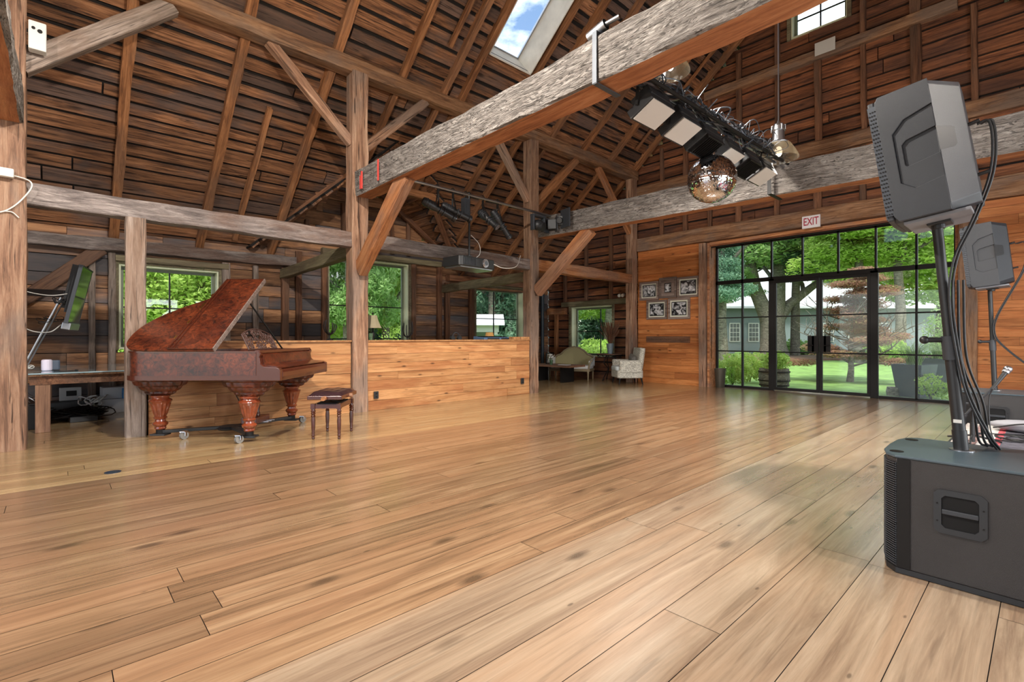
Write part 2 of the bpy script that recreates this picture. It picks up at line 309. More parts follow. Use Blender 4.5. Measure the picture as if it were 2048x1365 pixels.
# ================================================================ helpers for the building
FX, FY = -math.sin(YAW), math.cos(YAW); RX, RY = math.cos(YAW), math.sin(YAW)
def away(side, d, z=0.):
    """a point d metres in front of the doorway viewpoint and side metres to the right of it"""
    return Vector((FX*d+RX*side, FY*d+RY*side, z))
def planks(name, o, ax, ay, ylo, yhi, bh, iv, mats, thick=.025, gap=.006, seed=1, blen=(2.2, 4.5), wob=.0, back=.02, backthick=.02, parent=None):
    R = random.Random(seed); mb = MB(); y = ylo
    while y < yhi-.02:
        h = bh*R.uniform(.8, 1.2); y1 = min(y+h, yhi)
        if yhi-y1 < .05: y1 = yhi
        for (a, b) in iv(y, y1):
            if b-a < .02: continue
            mb.cur = 1; mb.rv = 0; mb.bb(a, b, y-.001, y1+.001, -back-backthick, -back*.3)
            x = a; mb.cur = 0
            L = R.uniform(*blen)*R.random()+.3
            while x < b-.001:
                x1 = min(x+L, b)
                if b-x1 < .35: x1 = b
                mb.rv = R.random(); t = thick*R.uniform(.7, 1.3); w0, w1 = R.uniform(0, wob), R.uniform(0, wob)
                g = gap/2; vs = [(x+g/2, y+g+w0, -.004), (x1-g/2, y+g+w1, -.004), (x1-g/2, y1-g-w1, -.004), (x+g/2, y1-g-w0, -.004)]
                vs += [(p[0], p[1], t) for p in vs]
                mb.add(vs, [(3, 2, 1, 0), (4, 5, 6, 7), (0, 1, 5, 4), (1, 2, 6, 5), (2, 3, 7, 6), (3, 0, 4, 7)])
                x = x1; L = R.uniform(*blen)
        y = y1
    ax, ay = Vector(ax), Vector(ay); az = ax.cross(ay)
    m4 = Matrix.Translation(o) @ Matrix((ax, ay, az)).transposed().to_4x4()
    ob = mb.build(name, mats, recalc=False); ob.matrix_world = m4
    if parent: ob.parent = parent
    return ob
def cut(x0, x1, holes):
    """interval x0..x1 minus holes"""
    out = [(x0, x1)]
    for a, b in holes:
        nx = []
        for p, q in out:
            if b <= p or a >= q: nx.append((p, q))
            else:
                if a > p: nx.append((p, a))
                if b < q: nx.append((b, q))
        out = nx
    return out
def rect_iv(x0, x1, holes=()):
    """holes: (x0,x1,y0,y1)"""
    def f(a, b):
        m = (a+b)/2; return cut(x0, x1, [(h[0], h[1]) for h in holes if h[2] < m < h[3]])
    return f
def timber(name, p0, p1, w, h, mat, label=None, cat='beam', seed=0, rough=.008, taper=1.0, up=(0, 0, 1), mats2=None, parent=None, group=None, ch=.012, bow=0, kind=None):
    """squared timber, hewn surface; w across, h along 'up'"""
    p0, p1 = Vector(p0), Vector(p1); d = p1-p0; Ln = d.length; R = random.Random(seed*7+len(name)); n = max(3, int(Ln/.16))
    vs = []; fs = []; ms = []; cs = [(-1, -1), (1, -1), (1, 1), (-1, 1)]; drift = [R.uniform(-1, 1) for _ in range(8)]
    for i in range(n+1):
        t = i/n; tp = 1+(taper-1)*t; x = -Ln/2+Ln*t; k = 0
        oy = bow*math.sin(PI*t)
        for a, b in cs:
            order = ((a*(w/2-ch), b*h/2), (a*w/2, b*(h/2-ch))) if (a*b) < 0 else ((a*w/2, b*(h/2-ch)), (a*(w/2-ch), b*h/2))
            for q in order:
                drift[k] = drift[k]*.7+R.uniform(-1, 1)*.6; e = drift[k]*rough
                vs.append((x, q[0]*tp+e*a, q[1]*tp+e*b*.8+oy)); k += 1
    for i in range(n):
        for j in range(8):
            a, b = i*8+j, i*8+(j+1) % 8; fs.append((a, b, b+8, a+8)); ms.append(j)
    fs.append(tuple(range(7, -1, -1))); ms.append(0); fs.append(tuple(n*8+j for j in range(8))); ms.append(0)
    mb = MB(); mb.v = vs; mb.f = fs; mb.r = [0]*len(fs)
    mb.m = [0]*len(fs)
    if mats2:      # second material on the sawn soffit (bottom face: between corners 0 and 1)
        for i, j in enumerate(ms[:-2]):
            if j in (0, 1, 7) and j == 1 or j == 0 and ch < 0: mb.m[i] = 1
    F = frame_from(d, up)
    m4 = Matrix.Translation((p0+p1)/2) @ F.to_4x4()
    o = mb.build(name, [mat, mats2] if mats2 else mat, parent=None, smooth=0)
    o.matrix_world = m4
    if parent: o.parent = parent
    if kind: o['kind'] = kind
    return tag(o, label, cat if not parent else None, group)
# ---------------------------------------------------------------- levels
XP = -7.50; XW = -10.75; YE = 11.45; YN = -5.0; XR = 4.15; RDG = -3.3; SL = .82
def zr(x): return 5.6+SL*(x+7.38) if x <= RDG else 5.6+SL*(2*RDG-x+7.38)      # underside of rafters
cs_, sn_ = 1/math.hypot(1, SL), SL/math.hypot(1, SL)
ROFF = .15                      # rafter depth
# ---------------------------------------------------------------- floor
def floor_boards():
    R = random.Random(5); mb = MB()
    mb.cur = 3; mb.bb(YN-.3, 12.4, -(XR+.2), 11.2, -.12, -.006)
    x = -11.1
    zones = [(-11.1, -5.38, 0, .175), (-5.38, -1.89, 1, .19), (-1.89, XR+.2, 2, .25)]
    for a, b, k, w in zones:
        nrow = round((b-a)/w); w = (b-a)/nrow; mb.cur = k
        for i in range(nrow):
            x0, x1 = a+i*w, a+(i+1)*w; y = YN-.3-R.random()*3
            while y < 12.0:
                y1 = y+R.uniform(2.2, 5.0); ya, yb = max(y, YN-.3), min(y1, 11.95); mb.rv = R.random()
                g = .0016
                if yb > ya: mb.add([(ya+g, -x0-g, 0), (yb-g, -x0-g, 0), (yb-g, -x1+g, 0), (ya+g, -x1+g, 0)], [(3, 2, 1, 0)])
                y = y1
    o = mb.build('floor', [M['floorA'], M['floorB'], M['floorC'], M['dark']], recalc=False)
    # local x runs along +Y of the barn
    o.matrix_world = Matrix(((0, -1, 0, 0), (1, 0, 0, 0), (0, 0, 1, 0), (0, 0, 0, 1))); return struct(o)
floor_boards()
# ---------------------------------------------------------------- ceiling: board sheathing of both slopes
up_l = Vector((cs_, 0, sn_)); n_l = Vector((sn_, 0, -cs_))
oL = Vector((XW-.05, 0, zr(XW-.05)))-n_l*ROFF
SLEN = (RDG-(XW-.05))/cs_+.1
def s_of_x(x): return (x-(XW-.05))/cs_
# dormer opening polygon in (Y, X): near valley, header, far valley
DV = [(2.85, XW), (4.15, -9.1), (5.95, -9.1), (7.85, XW)]
def dorm(x):
    if x > -9.1: return None
    t = (x-XW)/(-9.1-XW); return (2.97+(4.27-2.97)*t, 7.73+(5.83-7.73)*t)
SKY = (5.62, 6.66, -6.68, -4.6)
def roof_iv(a, b):
    x = XW-.05+(a+b)/2*cs_; holes = []
    d = dorm(x)
    if d: holes.append(d)
    if SKY[2] < x < SKY[3]: holes.append((SKY[0], SKY[1]))
    return cut(YN, YE+.3, holes)
c1 = planks('ceiling', oL, (0, 1, 0), up_l, 0, SLEN, .235, roof_iv, [M['roof'], M['dark']], thick=.035, gap=.045, wob=.014, seed=3, blen=(5, 9)); struct(c1)
up_r = Vector((-cs_, 0, sn_)); oR = Vector((XR+.05, 0, zr(XR+.05)))-Vector((-sn_, 0, -cs_))*ROFF
c2 = planks('ceiling', oR, (0, -1, 0), up_r, 0, SLEN, .235, rect_iv(-YE-.3, -YN), [M['roof'], M['dark']], thick=.03, gap=.03, wob=.012, seed=4); struct(c2)
# ---------------------------------------------------------------- walls
WT = .28
WIN = dict(w1=(.74, 2.26, .98, 2.46), w2=(4.36, 6.40, .55, 3.0), w3=(8.50, 10.36, .75, 2.60))
def side_iv(a, b):
    m = (a+b)/2; holes = [(h[0], h[1]) for h in WIN.values() if h[2] < m < h[3]]
    top = zr(XW)+.19
    if m < top: return cut(YN, YE, holes)
    # gable of the cross roof
    ya, yb = 2.70+(m-2.94)/.977, 8.0-(m-2.94)/.69
    return cut(ya, yb, holes) if yb > ya+.05 else []
wl_ = planks('wall_left', (XW-.03, 0, 0), (0, 1, 0), (0, 0, 1), -.02, 4.95, .27, side_iv, [M['aisle'], M['dark']], thick=.03, gap=.012, seed=11, blen=(1.2, 3)); struct(wl_)
# opening list for end wall: aisle window, glazed doors, gable window
DX0, DX1, DH = -5.45, -1.08, 3.38
def end_iv_dark(a, b):
    m = (a+b)/2; xl = max(XW, -7.38+(m-5.6-ROFF*1.2)/SL); xr = 2*RDG-xl; xr = min(xr, XR)
    holes = []
    if .62 < m < 2.1: holes.append((-9.8, -8.26))
    if m < DH: holes.append((DX0, DX1))
    if 7.5 < m < 8.38: holes.append((-3.7, -2.66))
    return cut(xl, xr, holes) if xl < xr else []
we = planks('wall_end', (0, YE+.03, 0), (1, 0, 0), (0, 0, 1), -.02, 9.05, .23, end_iv_dark, [M['gable'], M['dark']], thick=.035, gap=.03, wob=.010, seed=12, blen=(3, 7)); struct(we)
# orange pine panelling either side of the doors
pl_ = planks('wall_end_left', (0, YE-.03, 0), (1, 0, 0), (0, 0, 1), 0, 3.47, .155, rect_iv(-7.42, -5.58), [M['pine'], M['dark']], thick=.02, gap=.004, seed=13, blen=(1.2, 3)); struct(pl_)
pr_ = planks('wall_end_right', (0, YE-.03, 0), (1, 0, 0), (0, 0, 1), 0, 3.47, .155, rect_iv(-.95, XR), [M['pine'], M['dark']], thick=.02, gap=.004, seed=14, blen=(1.2, 3)); struct(pr_)
# unseen right and near walls, with openings invented to let light into the room
wr = planks('wall_right', (XR+.03, 0, 0), (0, -1, 0), (0, 0, 1), -.02, 3.2, .27, rect_iv(-YE, -YN, [(-10, -7, .9, 2.7), (-5.8, -2.2, .1, 2.8), (.4, 3.6, .1, 2.8)]), [M['aisle'], M['dark']], thick=.03, gap=.008, seed=15); struct(wr)
def near_iv(a, b):
    m = (a+b)/2; xl = max(XW, -7.38+(m-5.6-ROFF*1.2)/SL); xr = min(2*RDG-xl, XR)
    holes = []
    if m < 3.4: holes.append((-7.0, .6))
    if 4.2 < m < 6.8: holes.append((-5.2, -1.4))
    return cut(-xr, -xl, [(-q, -p) for p, q in holes]) if xl < xr else []
wn_ = planks('wall_near', (0, YN-.03, 0), (-1, 0, 0), (0, 0, 1), -.02, 9.05, .27, near_iv, [M['gable'], M['dark']], thick=.03, gap=.012, seed=16)
struct(wn_)
# cross roof behind the dormer opening
def dplane(name, y0, z0, y1, z1, flip, seed):
    d = Vector((0, y1-y0, z1-z0)); Ln = d.length; d.normalize(); ax = Vector((-1, 0, 0)) if flip else Vector((1, 0, 0))
    n = ax.cross(d)
    def iv(a, b):
        z = z0+(a+b)/2*d.z; xv = -7.38+(z-5.6)/SL+.28       # where the main slope is met
        r = (XW-.3, min(xv, -8.4)); return [(-r[1], -r[0])] if flip else [r]
    o = planks(name, (0, y0, z0+.14), ax, d, 0, Ln, .22, iv, [M['roof'], M['dark']], thick=.03, gap=.02, seed=seed); return struct(o)
dplane('ceiling', 7.95, 2.80, 4.86, 4.94, False, 31)
dplane('ceiling', 2.75, 2.80, 4.94, 4.94, True, 32)
# ---------------------------------------------------------------- timber frame
PF = [-.42, 3.52, 7.45, 11.22]
post_lab = ['big brown post nearest the camera at the far left', 'tall grey-brown post beside the piano bench, under the nearer big tie beam',
            'tall post at the far end of the low wall, with stage lights beside it', 'post in the corner left of the framed photographs']
for i, y in enumerate(PF):
    top = 5.4
    w = (.32, .26, .24, .22)[i]
    timber('timber_post', (XP, y, 0), (XP, y, top), w, w, M['post'], post_lab[i], 'post', seed=i+1, up=(0, 1, 0), rough=.010)
timber('short_post', (XP+.02, .68, 0), (XP+.02, .68, 2.63), .2, .2, M['postgrey'], 'grey post standing behind the curved tail of the piano', 'post', seed=8, up=(0, 1, 0), rough=.007)
for k, y in enumerate((3.52, 7.45)):
    timber('timber_post', (.85, y, 0), (.85, y, 5.4), .26, .26, M['post'], ('timber post on the right side, carrying the nearer tie beam', 'timber post on the right side, carrying the farther tie beam')[k], 'post', seed=20+k, up=(0, 1, 0))
gl = ['weathered grey girt between the near left post and the piano post', 'grey girt running behind the projector between the two middle posts', 'orange-brown girt from the second middle post to the corner post']
gm = [M['greybeam'], M['greybeam'], M['brace']]
for i in range(3):
    timber('girt', (XP, PF[i]+.13, 2.745), (XP, PF[i+1]-.11, 2.73), .2, .235, gm[i], gl[i], 'beam', seed=30+i, rough=.012)
timber('girt', (XP, YN, 2.74), (XP, PF[0]-.13, 2.74), .2, .235, M['greybeam'], 'grey girt continuing past the near left post out of view', 'beam', seed=34)
timber('purlin', (XP, YN, 5.49), (XP, 11.36, 5.49), .24, .23, M['beam'], 'long purlin lying along the tops of the left row of posts', 'beam', seed=35, rough=.01)
def tie(name, y, z, z2, y2, hh, ww, label, seed):
    return timber(name, (XP+.28 if seed != 40 else XP+.17, y, z), (.8, y2, z2), ww, hh, M['hewngrey'], label, 'beam', seed=seed, rough=.014, mats2=M['hewnbrown'], ch=.02)
tie('tie_beam', -.42, 3.62, 3.62, -.42, .34, .28, 'end of a tie beam at the extreme left edge, on the near post', 40)
tie('tie_beam', 3.51, 3.56, 3.56, 3.51, .38, .29, 'huge silver-grey hewn tie beam crossing the upper middle, with a metal strap', 41)
tie('tie_beam', 7.53, 3.49, 3.39, 7.75, .42, .28, 'second hewn tie beam farther back, behind the mirror ball', 42)
def brace(p0, p1, w, h, mat, label, seed, up=(0, 0, 1)): return timber('brace', p0, p1, w, h, mat, label, 'brace', seed=seed, rough=.006, up=up)
brace((XP+.14, 3.52, 2.26), (-5.95, 3.52, 3.43), .15, .26, M['brace'], 'orange diagonal brace under the nearer tie beam at the piano post', 50)
brace((XP+.14, 7.50, 2.16), (-5.98, 7.57, 3.28), .15, .24, M['brace'], 'orange diagonal brace under the farther tie beam at the stage-light post', 51)
brace((XP, PF[0]+.10, 4.12), (XP, 1.05, 5.38), .14, .2, M['postgrey'], 'pale brace rising right from the near left post to the purlin', 52)
brace((XP, PF[1]-.10, 4.28), (XP, 2.20, 5.40), .12, .14, M['post'], 'slim brace rising left from the piano post to the purlin', 53)
brace((XP, PF[1]+.10, 4.23), (XP, 4.80, 5.38), .12, .15, M['post'], 'brace rising right from the piano post towards the purlin', 54)
brace((XP, PF[2]-.09, 4.10), (XP, 6.32, 5.38), .12, .15, M['post'], 'brace rising left from the stage-light post to the purlin', 55)
brace((XP-.05, PF[2]+.10, 4.05), (XP-.05, 9.0, 5.38), .13, .17, M['rafter'], 'stout brace rising right from the stage-light post to the purlin', 56)
brace((XP, PF[3]-.09, 3.95), (XP, 9.75, 5.38), .12, .14, M['brace'], 'orange brace rising left from the corner post to the purlin', 57)
timber('aisle_tie', (XP-.12, 3.52, 2.60), (XW+.06, 3.42, 2.50), .16, .19, M['greenbeam'], 'greenish tie beam from the piano post back to the window wall', 'beam', seed=58)
timber('aisle_tie', (XP-.12, 7.45, 2.50), (XW+.06, 7.40, 2.45), .16, .2, M['greenbeam'], 'greenish tie beam below the projector, running back to the window wall', 'beam', seed=59)
timber('wall_plate', (XW+.12, YN, 2.70), (XW+.12, 3.62, 2.75), .22, .2, M['greybeam'], 'weathered grey wall plate along the window wall above the first window', 'beam', seed=60, rough=.02)
timber('wall_plate', (XW+.10, 7.5, 2.74), (XW+.10, 11.4, 2.74), .2, .16, M['stud'], 'brown wall plate along the window wall above the third window', 'beam', seed=61)
timber('valley_rafter', (-10.62, 2.88, 3.10), (-9.12, 4.12, 4.36), .14, .2, M['stud'], 'dark valley rafter of the cross roof left of the piano post', 'rafter', seed=62)
timber('valley_rafter', (XW+.05, 7.92, 2.98), (-9.05, 5.9, 4.30), .12, .16, M['stud'], 'valley rafter of the cross roof above the projector', 'rafter', seed=63)
timber('dormer_header', (-9.05, 4.0, 4.22), (-9.05, 6.1, 4.22), .14, .16, M['rafter'], 'header beam across the top of the cross-roof opening', 'beam', seed=64)
timber('dormer_rafter', (XW+.25, 7.78, 3.02), (XW+.25, 4.9, 4.95), .1, .12, M['stud'], 'thin dark rafter inside the cross-roof recess', 'rafter', seed=65)
brace((XW+.16, -.45, 1.72), (XW+.16, .52, 2.66), .06, .2, M['stud'], 'nail-studded diagonal brace on the wall behind the television', 66, up=(0, 0, 1))
# rafters of the left slope
RN = ['first', 'second', 'third', 'fourth', 'fifth', 'sixth', 'seventh', 'eighth', 'ninth', 'tenth', 'eleventh', 'twelfth', 'thirteenth']
def rafter(y, x0, x1, label, w=.11, h=.15, seed=0, mat='rafter'):
    def P(x): return Vector((x, y, zr(x)))-n_l*(h/2-.0)
    o = timber('rafter', P(x0), P(x1), w, h, M[mat], label, 'rafter', seed=seed, rough=.010, up=(-sn_, 0, cs_), ch=.01); return o
XT = RDG-.02
rf = [(-3.0, XW, XT), (-1.8, XW, XT), (-.6, XW, XT), (.68, XW, XT), (1.93, XW, XT), (3.17, XW, XT), (4.30, -9.05, XT), (5.15, -9.05, XT), (5.53, -9.05, XT), (6.76, -8.9, XT), (7.30, -10.1, XT), (8.02, XW, XT), (9.12, XW, XT), (10.18, XW, XT), (11.25, XW, XT)]
lm = ['rafter far left beyond the near post', 'rafter left of the near post', 'rafter just behind the near left post', 'rafter to the right of the near left post', 'rafter whose foot stands above the first window',
      'rafter whose foot lies just left of the piano post', 'rafter passing just right of the piano post head', 'rafter two to the left of the skylight', 'rafter trimming the left edge of the skylight', 'rafter trimming the right edge of the skylight',
      'rafter one bay right of the skylight', 'rafter rising behind the stage-light post', 'rafter between the stage-light post and the corner', 'second rafter from the end gable', 'last rafter against the end gable']
for i, (y, a, b) in enumerate(rf): rafter(y, a, b, lm[i], seed=100+i, w=.10 if i not in (3, 4, 5) else .125)
rafter(2.47, -10.5, -8.35, 'short nailed-on rafter ending midway, left of the piano post', w=.08, h=.09, seed=130)
rafter(4.86, -6.8, XT, 'thin board beside the rafters left of the skylight', w=.06, h=.08, seed=131)
rafter(10.72, -7.0, XT, 'thin nailer strip between the last two rafters', w=.06, h=.06, seed=132)
rafter(8.55, -6.3, XT, 'thin nailer strip high on the slope above the second tie beam', w=.06, h=.06, seed=133)
rafter(9.62, XW, -8.0, 'short low rafter over the sitting corner', w=.09, h=.12, seed=134)
ridge = timber('ridge_board', (RDG, YN, zr(RDG)+.02), (RDG, YE, zr(RDG)+.02), .06, .2, M['rafter'], 'ridge board at the peak of the roof', 'beam', seed=135)
# right slope rafters (only reflected and seen from elsewhere)
for i in range(13):
    y = -3.2+i*1.18
    P = lambda x: Vector((x, y, zr(x)))-Vector((-sn_, 0, -cs_))*.075
    timber('rafter', P(XR), P(RDG+.03), .11, .15, M['rafter'], 'rafter of the right roof slope, out of view, number %s from the near end' % RN[i], 'rafter', seed=150+i, up=(sn_, 0, cs_))
# ---------------------------------------------------------------- end wall timbers
timber('door_header', (-7.38, YE-.06, 3.63), (XR, YE-.06, 3.66), .2, .34, M['beam'], 'broad brown header beam above the glazed doors, carrying the EXIT sign', 'beam', seed=70, rough=.008)
timber('gable_girt', (-7.42, YE-.06, 5.03), (.9, YE-.06, 5.05), .14, .28, M['beam'], 'lower horizontal girt across the end gable, half hidden by the second tie beam', 'beam', seed=71)
timber('gable_girt', (-5.55, YE-.06, 6.93), (-1.05, YE-.06, 6.95), .14, .2, M['beam'], 'upper horizontal girt across the end gable below the small window', 'beam', seed=72, rough=.014)
SX = [(-6.72, .10), (-6.07, .12), (-5.44, .10), (-4.76, .13), (-3.95, .10), (-3.18, .14), (-2.41, .10), (-1.62, .17), (-.85, .1), (.0, .17), (.8, .12)]
sl = ['first stud of the end gable right of the corner post', 'second stud of the end gable from the corner post', 'third gable stud, above the door jamb', 'fourth gable stud from the corner post', 'gable stud just left of the EXIT sign', 'gable stud standing above the EXIT sign',
      'gable stud right of the EXIT sign', 'wide gable stud showing above the tilted loudspeaker', 'thin gable stud behind the top of the loudspeaker', 'wide gable stud at the upper right corner', 'last gable stud at the right edge']
for i, (x, w) in enumerate(SX):
    zt = min(zr(x), 9.0)-.1
    for k, (a, b) in enumerate(((3.8, 4.89), (5.18, 6.83), (7.04, zt))):
        if x < -5.5 or x > -1.1: 
            if k == 2: continue
            if k == 1: b = zt
        if b-a < .12: continue
        if k == 2 and -3.75 < x < -2.6: continue
        timber('gable_stud', (x+(.02 if k == 1 else 0), YE-.04, a), (x, YE-.04, b), w*(.9 if k else 1), .09, M['stud'], sl[i]+(', length under the lower girt', ', length between the girts', ', length above the upper girt')[k], 'stud', seed=200+i*3+k, up=(0, 1, 0))
for i, (x, a, b) in enumerate(((-10.0, 2.2, 3.3), (-9.18, 2.24, 4.0), (-8.3, 2.24, 4.7))):
    timber('aisle_stud', (x, YE-.04, a), (x, YE-.04, b), .1, .09, M['stud'], ('left', 'middle', 'right')[i]+' stud above the window of the sitting corner', 'stud', seed=240+i, up=(0, 1, 0))
timber('window_header', (-10.1, YE-.05, 2.18), (-7.6, YE-.05, 2.18), .12, .14, M['greenbeam'], 'grey-green header above the window of the sitting corner', 'beam', seed=250)
timber('wall_brace', (-.1, YE-.1, 0.05), (1.3, YE-.1, 1.45), .08, .3, M['stud'], 'dark diagonal brace low on the pine wall at the right edge', 'brace', seed=251)
# left wall studs
for i, (y, w, lab) in enumerate(((.40, .09, 'stud left of the first window, nearest the television'), (.66, .1, 'stud at the left jamb of the first window'), (2.36, .14, 'stud at the right jamb of the first window'), (2.88, .1, 'stud behind the raised piano lid'),
        (3.45, .14, 'wall post carrying the greenish tie beam behind the piano post'), (3.72, .12, 'stud right of that wall post'), (4.27, .12, 'stud at the left jamb of the second window'), (6.50, .12, 'stud at the right jamb of the second window'), (7.27, .14, 'stud under the projector, left of the pair'), (7.52, .14, 'mortised wall post under the projector, right of the pair'), (8.32, .16, 'stud left of the third window'), (10.45, .12, 'stud right of the third window'))):
    timber('wall_stud', (XW+.05, y, 0), (XW+.05, y, 2.62 if y < 3.6 or y > 7.4 else 3.0), w, .09, M['postgrey' if y < 3 else 'stud'], lab, 'stud', seed=260+i, up=(1, 0, 0))
for i, y in enumerate((3.9, 4.7, 5.9, 6.35)):
    timber('cross_gable_stud', (XW+.05, y, 3.2), (XW+.05, y, 4.2 if y > 4 else 3.7), .09, .09, M['stud'], 'stud %s in the small cross gable behind the girt' % RN[i], 'stud', seed=280+i, up=(1, 0, 0))
timber('window_header', (XW+.07, 4.2, 3.07), (XW+.07, 7.3, 3.07), .12, .13, M['greenbeam'], 'board header above the tall second window', 'beam', seed=285)
timber('window_header', (XW+.07, .7, 2.54), (XW+.07, 2.4, 2.54), .1, .1, M['greenbeam'], 'board header above the first window', 'beam', seed=286)
timber('window_header', (XW+.07, 8.3, 2.66), (XW+.07, 10.4, 2.66), .1, .1, M['greenbeam'], 'board header above the third window', 'beam', seed=287)
timber('gate_post', (-10.35, YE-.06, 0), (-10.35, YE-.06, 1.95), .12, .1, M['rafter'], 'short wooden stud left of the sitting-corner window', 'stud', seed=288, up=(0, 1, 0))
timber('crosspiece', (-10.7, YE-.06, 1.98), (-9.95, YE-.06, 1.98), .12, .18, M['brace'], 'pale crosspiece board on top of the short stud in the sitting corner', 'beam', seed=289)
_p = MB(); _p.cyl((-10.62, 11.05, 0), (-10.62, 11.05, 2.7), .055, n=20)
tag(_p.build('stove_pipe', plain('blue black pipe', rgb(42, 54, 62), .5), smooth=40), 'blue-black vertical pipe in the corner beyond the pine wall', 'pipe')
# ---------------------------------------------------------------- windows
def window(name, axis, pos, a0, a1, z0, z1, cols, rows, depth=.26, rad=.012, frm='framegrn', casing=True, extra=None):
    """axis 'x': wall plane x=pos facing +X, opening along Y; axis 'y': wall plane y=pos facing -Y, opening along X"""
    out = -1 if axis == 'x' else 1
    def P(a, d, z): return (pos+out*d, a, z) if axis == 'x' else (a, pos+out*d, z)
    def bx(mb, a, b, d0, d1, z, zz):
        p, q = P(a, d0, z), P(b, d1, zz); mb.bb(min(p[0], q[0]), max(p[0], q[0]), min(p[1], q[1]), max(p[1], q[1]), z, zz)
    root = bpy.data.objects.new(name, None); C.objects.link(root); root['kind'] = 'structure'
    rv = MB(); t = .03
    bx(rv, a0-t, a0, 0, depth, z0-t, z1+t); bx(rv, a1, a1+t, 0, depth, z0-t, z1+t); bx(rv, a0, a1, 0, depth, z1, z1+t); bx(rv, a0-.02, a1+.02, -.03, depth, z0-t, z0)
    rv.build('reveal', M['cream'], root, bevel=.003)
    fr = MB(); w = .05; d0, d1 = depth-.07, depth-.02
    bx(fr, a0, a0+w, d0, d1, z0, z1); bx(fr, a1-w, a1, d0, d1, z0, z1); bx(fr, a0+w, a1-w, d0, d1, z0, z0+w); bx(fr, a0+w, a1-w, d0, d1, z1-w, z1)
    fr.build('window_frame', M[frm], root, bevel=.003)
    mu = MB()
    for c in cols: bx(mu, c-rad, c+rad, d0+.01, d1-.01, z0+w, z1-w)
    for r in rows: bx(mu, a0+w, a1-w, d0+.012, d1-.012, r-rad, r+rad)
    mu.build('muntins', M['steel'], root)
    g = MB(); bx(g, a0+w*.8, a1-w*.8, d0+.022, d0+.028, z0+w*.8, z1-w*.8); g.build('glass', M['glass'], root)
    if casing:
        cg = MB(); c = .07; bx(cg, a0-t-c, a0-t, -.045, -.005, z0-.05, z1+c); bx(cg, a1+t, a1+t+c, -.045, -.005, z0-.05, z1+c); bx(cg, a0-t, a1+t, -.045, -.005, z1+t, z1+t+c*.6)
        cg.build('casing', M['greenbeam'], root, bevel=.004)
    return root
window('window_1', 'x', XW-.0, .78, 2.22, 1.02, 2.42, [1.50], [1.72])
window('window_2', 'x', XW-.0, 4.40, 6.36, .6, 2.96, [5.38], [1.15, 1.92])
window('window_3', 'x', XW-.0, 8.54, 10.32, .8, 2.56, [9.35], [1.72])
window('window_4', 'y', YE+.0, -9.76, -8.30, .66, 2.06, [-8.85], [1.36])
window('window_5', 'y', YE+.0, -3.66, -2.70, 7.54, 8.34, [-3.18], [7.94], depth=.2)
# ---------------------------------------------------------------- glazed doors
GY = 11.75
dr = bpy.data.objects.new('door_1', None); C.objects.link(dr); dr['kind'] = 'structure'; dr['label'] = 'black steel glazed wall with double doors and transom panes'
fr = MB(); b = lambda mb, x0, x1, z0, z1, y0=GY-.03, y1=GY+.03: mb.bb(x0, x1, y0, y1, z0, z1)
b(fr, DX0, DX0+.05, 0, DH); b(fr, DX1-.05, DX1, 0, DH); b(fr, DX0, DX1, DH-.05, DH); b(fr, DX0, DX1, 2.45, 2.54); b(fr, DX0, -4.22, 0, .05); b(fr, -2.22, DX1, 0, .05); b(fr, -4.24, -4.13, 0, 2.5); b(fr, -2.36, -2.23, 0, 2.5)
fr.build('frame', M['steel'], dr, bevel=.004)
mu = MB()
for x in (-4.82, -4.18, -3.56, -2.9, -2.27, -1.65): b(mu, x-.018, x+.018, 2.5, DH)
for x in (-4.82, -1.65): b(mu, x-.018, x+.018, .03, 2.5)
for x0, x1 in ((DX0, -4.2), (-2.3, DX1)):
    for z in (.86, 1.65): b(mu, x0, x1, z-.014, z+.014, GY-.02, GY+.02)
mu.build('muntins', M['steel'], dr)
for x0, x1 in ((-4.13, -3.245), (-3.235, -2.36)):
    lf = MB(); b(lf, x0, x0+.05, .02, 2.45); b(lf, x1-.05, x1, .02, 2.45); b(lf, x0+.05, x1-.05, .02, .08); b(lf, x0+.05, x1-.05, 2.39, 2.45)
    for z in (.86, 1.65): b(lf, x0+.05, x1-.05, z-.014, z+.014, GY-.02, GY+.02)
    lo = lf.build('door_leaf', M['steel'], dr, bevel=.003)
    k = MB(); cx = -3.35 if x0 < -4 else -3.13
    k.bb(cx-.10, cx+.10, GY-.05, GY-.03, .88, 1.22); k.bb(cx-.02, cx+.02, GY-.05, GY-.03, .88, 1.22)
    k.cyl((cx, GY-.05, 1.02), (cx, GY-.1, 1.02), .012); k.cyl((cx, GY-.1, 1.02), (cx+(.12 if x0 > -4 else -.12), GY-.1, 1.02), .01); k.build('lock_plate', M['steel'], lo)
gp = MB(); b(gp, DX0+.02, DX1-.02, .03, DH-.03, GY-.003, GY+.003); gp.build('glass', M['glass'], dr)
# timber jambs and head round the opening
jm = MB(); jm.bb(DX0-.05, DX0, YE-.06, GY+.04, 0, DH+.05); jm.bb(DX1, DX1+.05, YE-.06, GY+.04, 0, DH+.05); jm.bb(DX0, DX1, YE-.04, GY+.04, DH, DH+.07)
struct(jm.build('trim_1', M['brace'])); 
timber('jamb_post', (-5.60, YE-.07, 0), (-5.60, YE-.07, 3.44), .17, .12, M['post'], 'mortised timber jamb left of the glazed doors', 'post', seed=90, up=(0, 1, 0))
timber('jamb_post', (-.92, YE-.07, 0), (-.92, YE-.07, 3.44), .24, .12, M['beam'], 'mortised timber jamb right of the glazed doors', 'post', seed=91, up=(0, 1, 0))
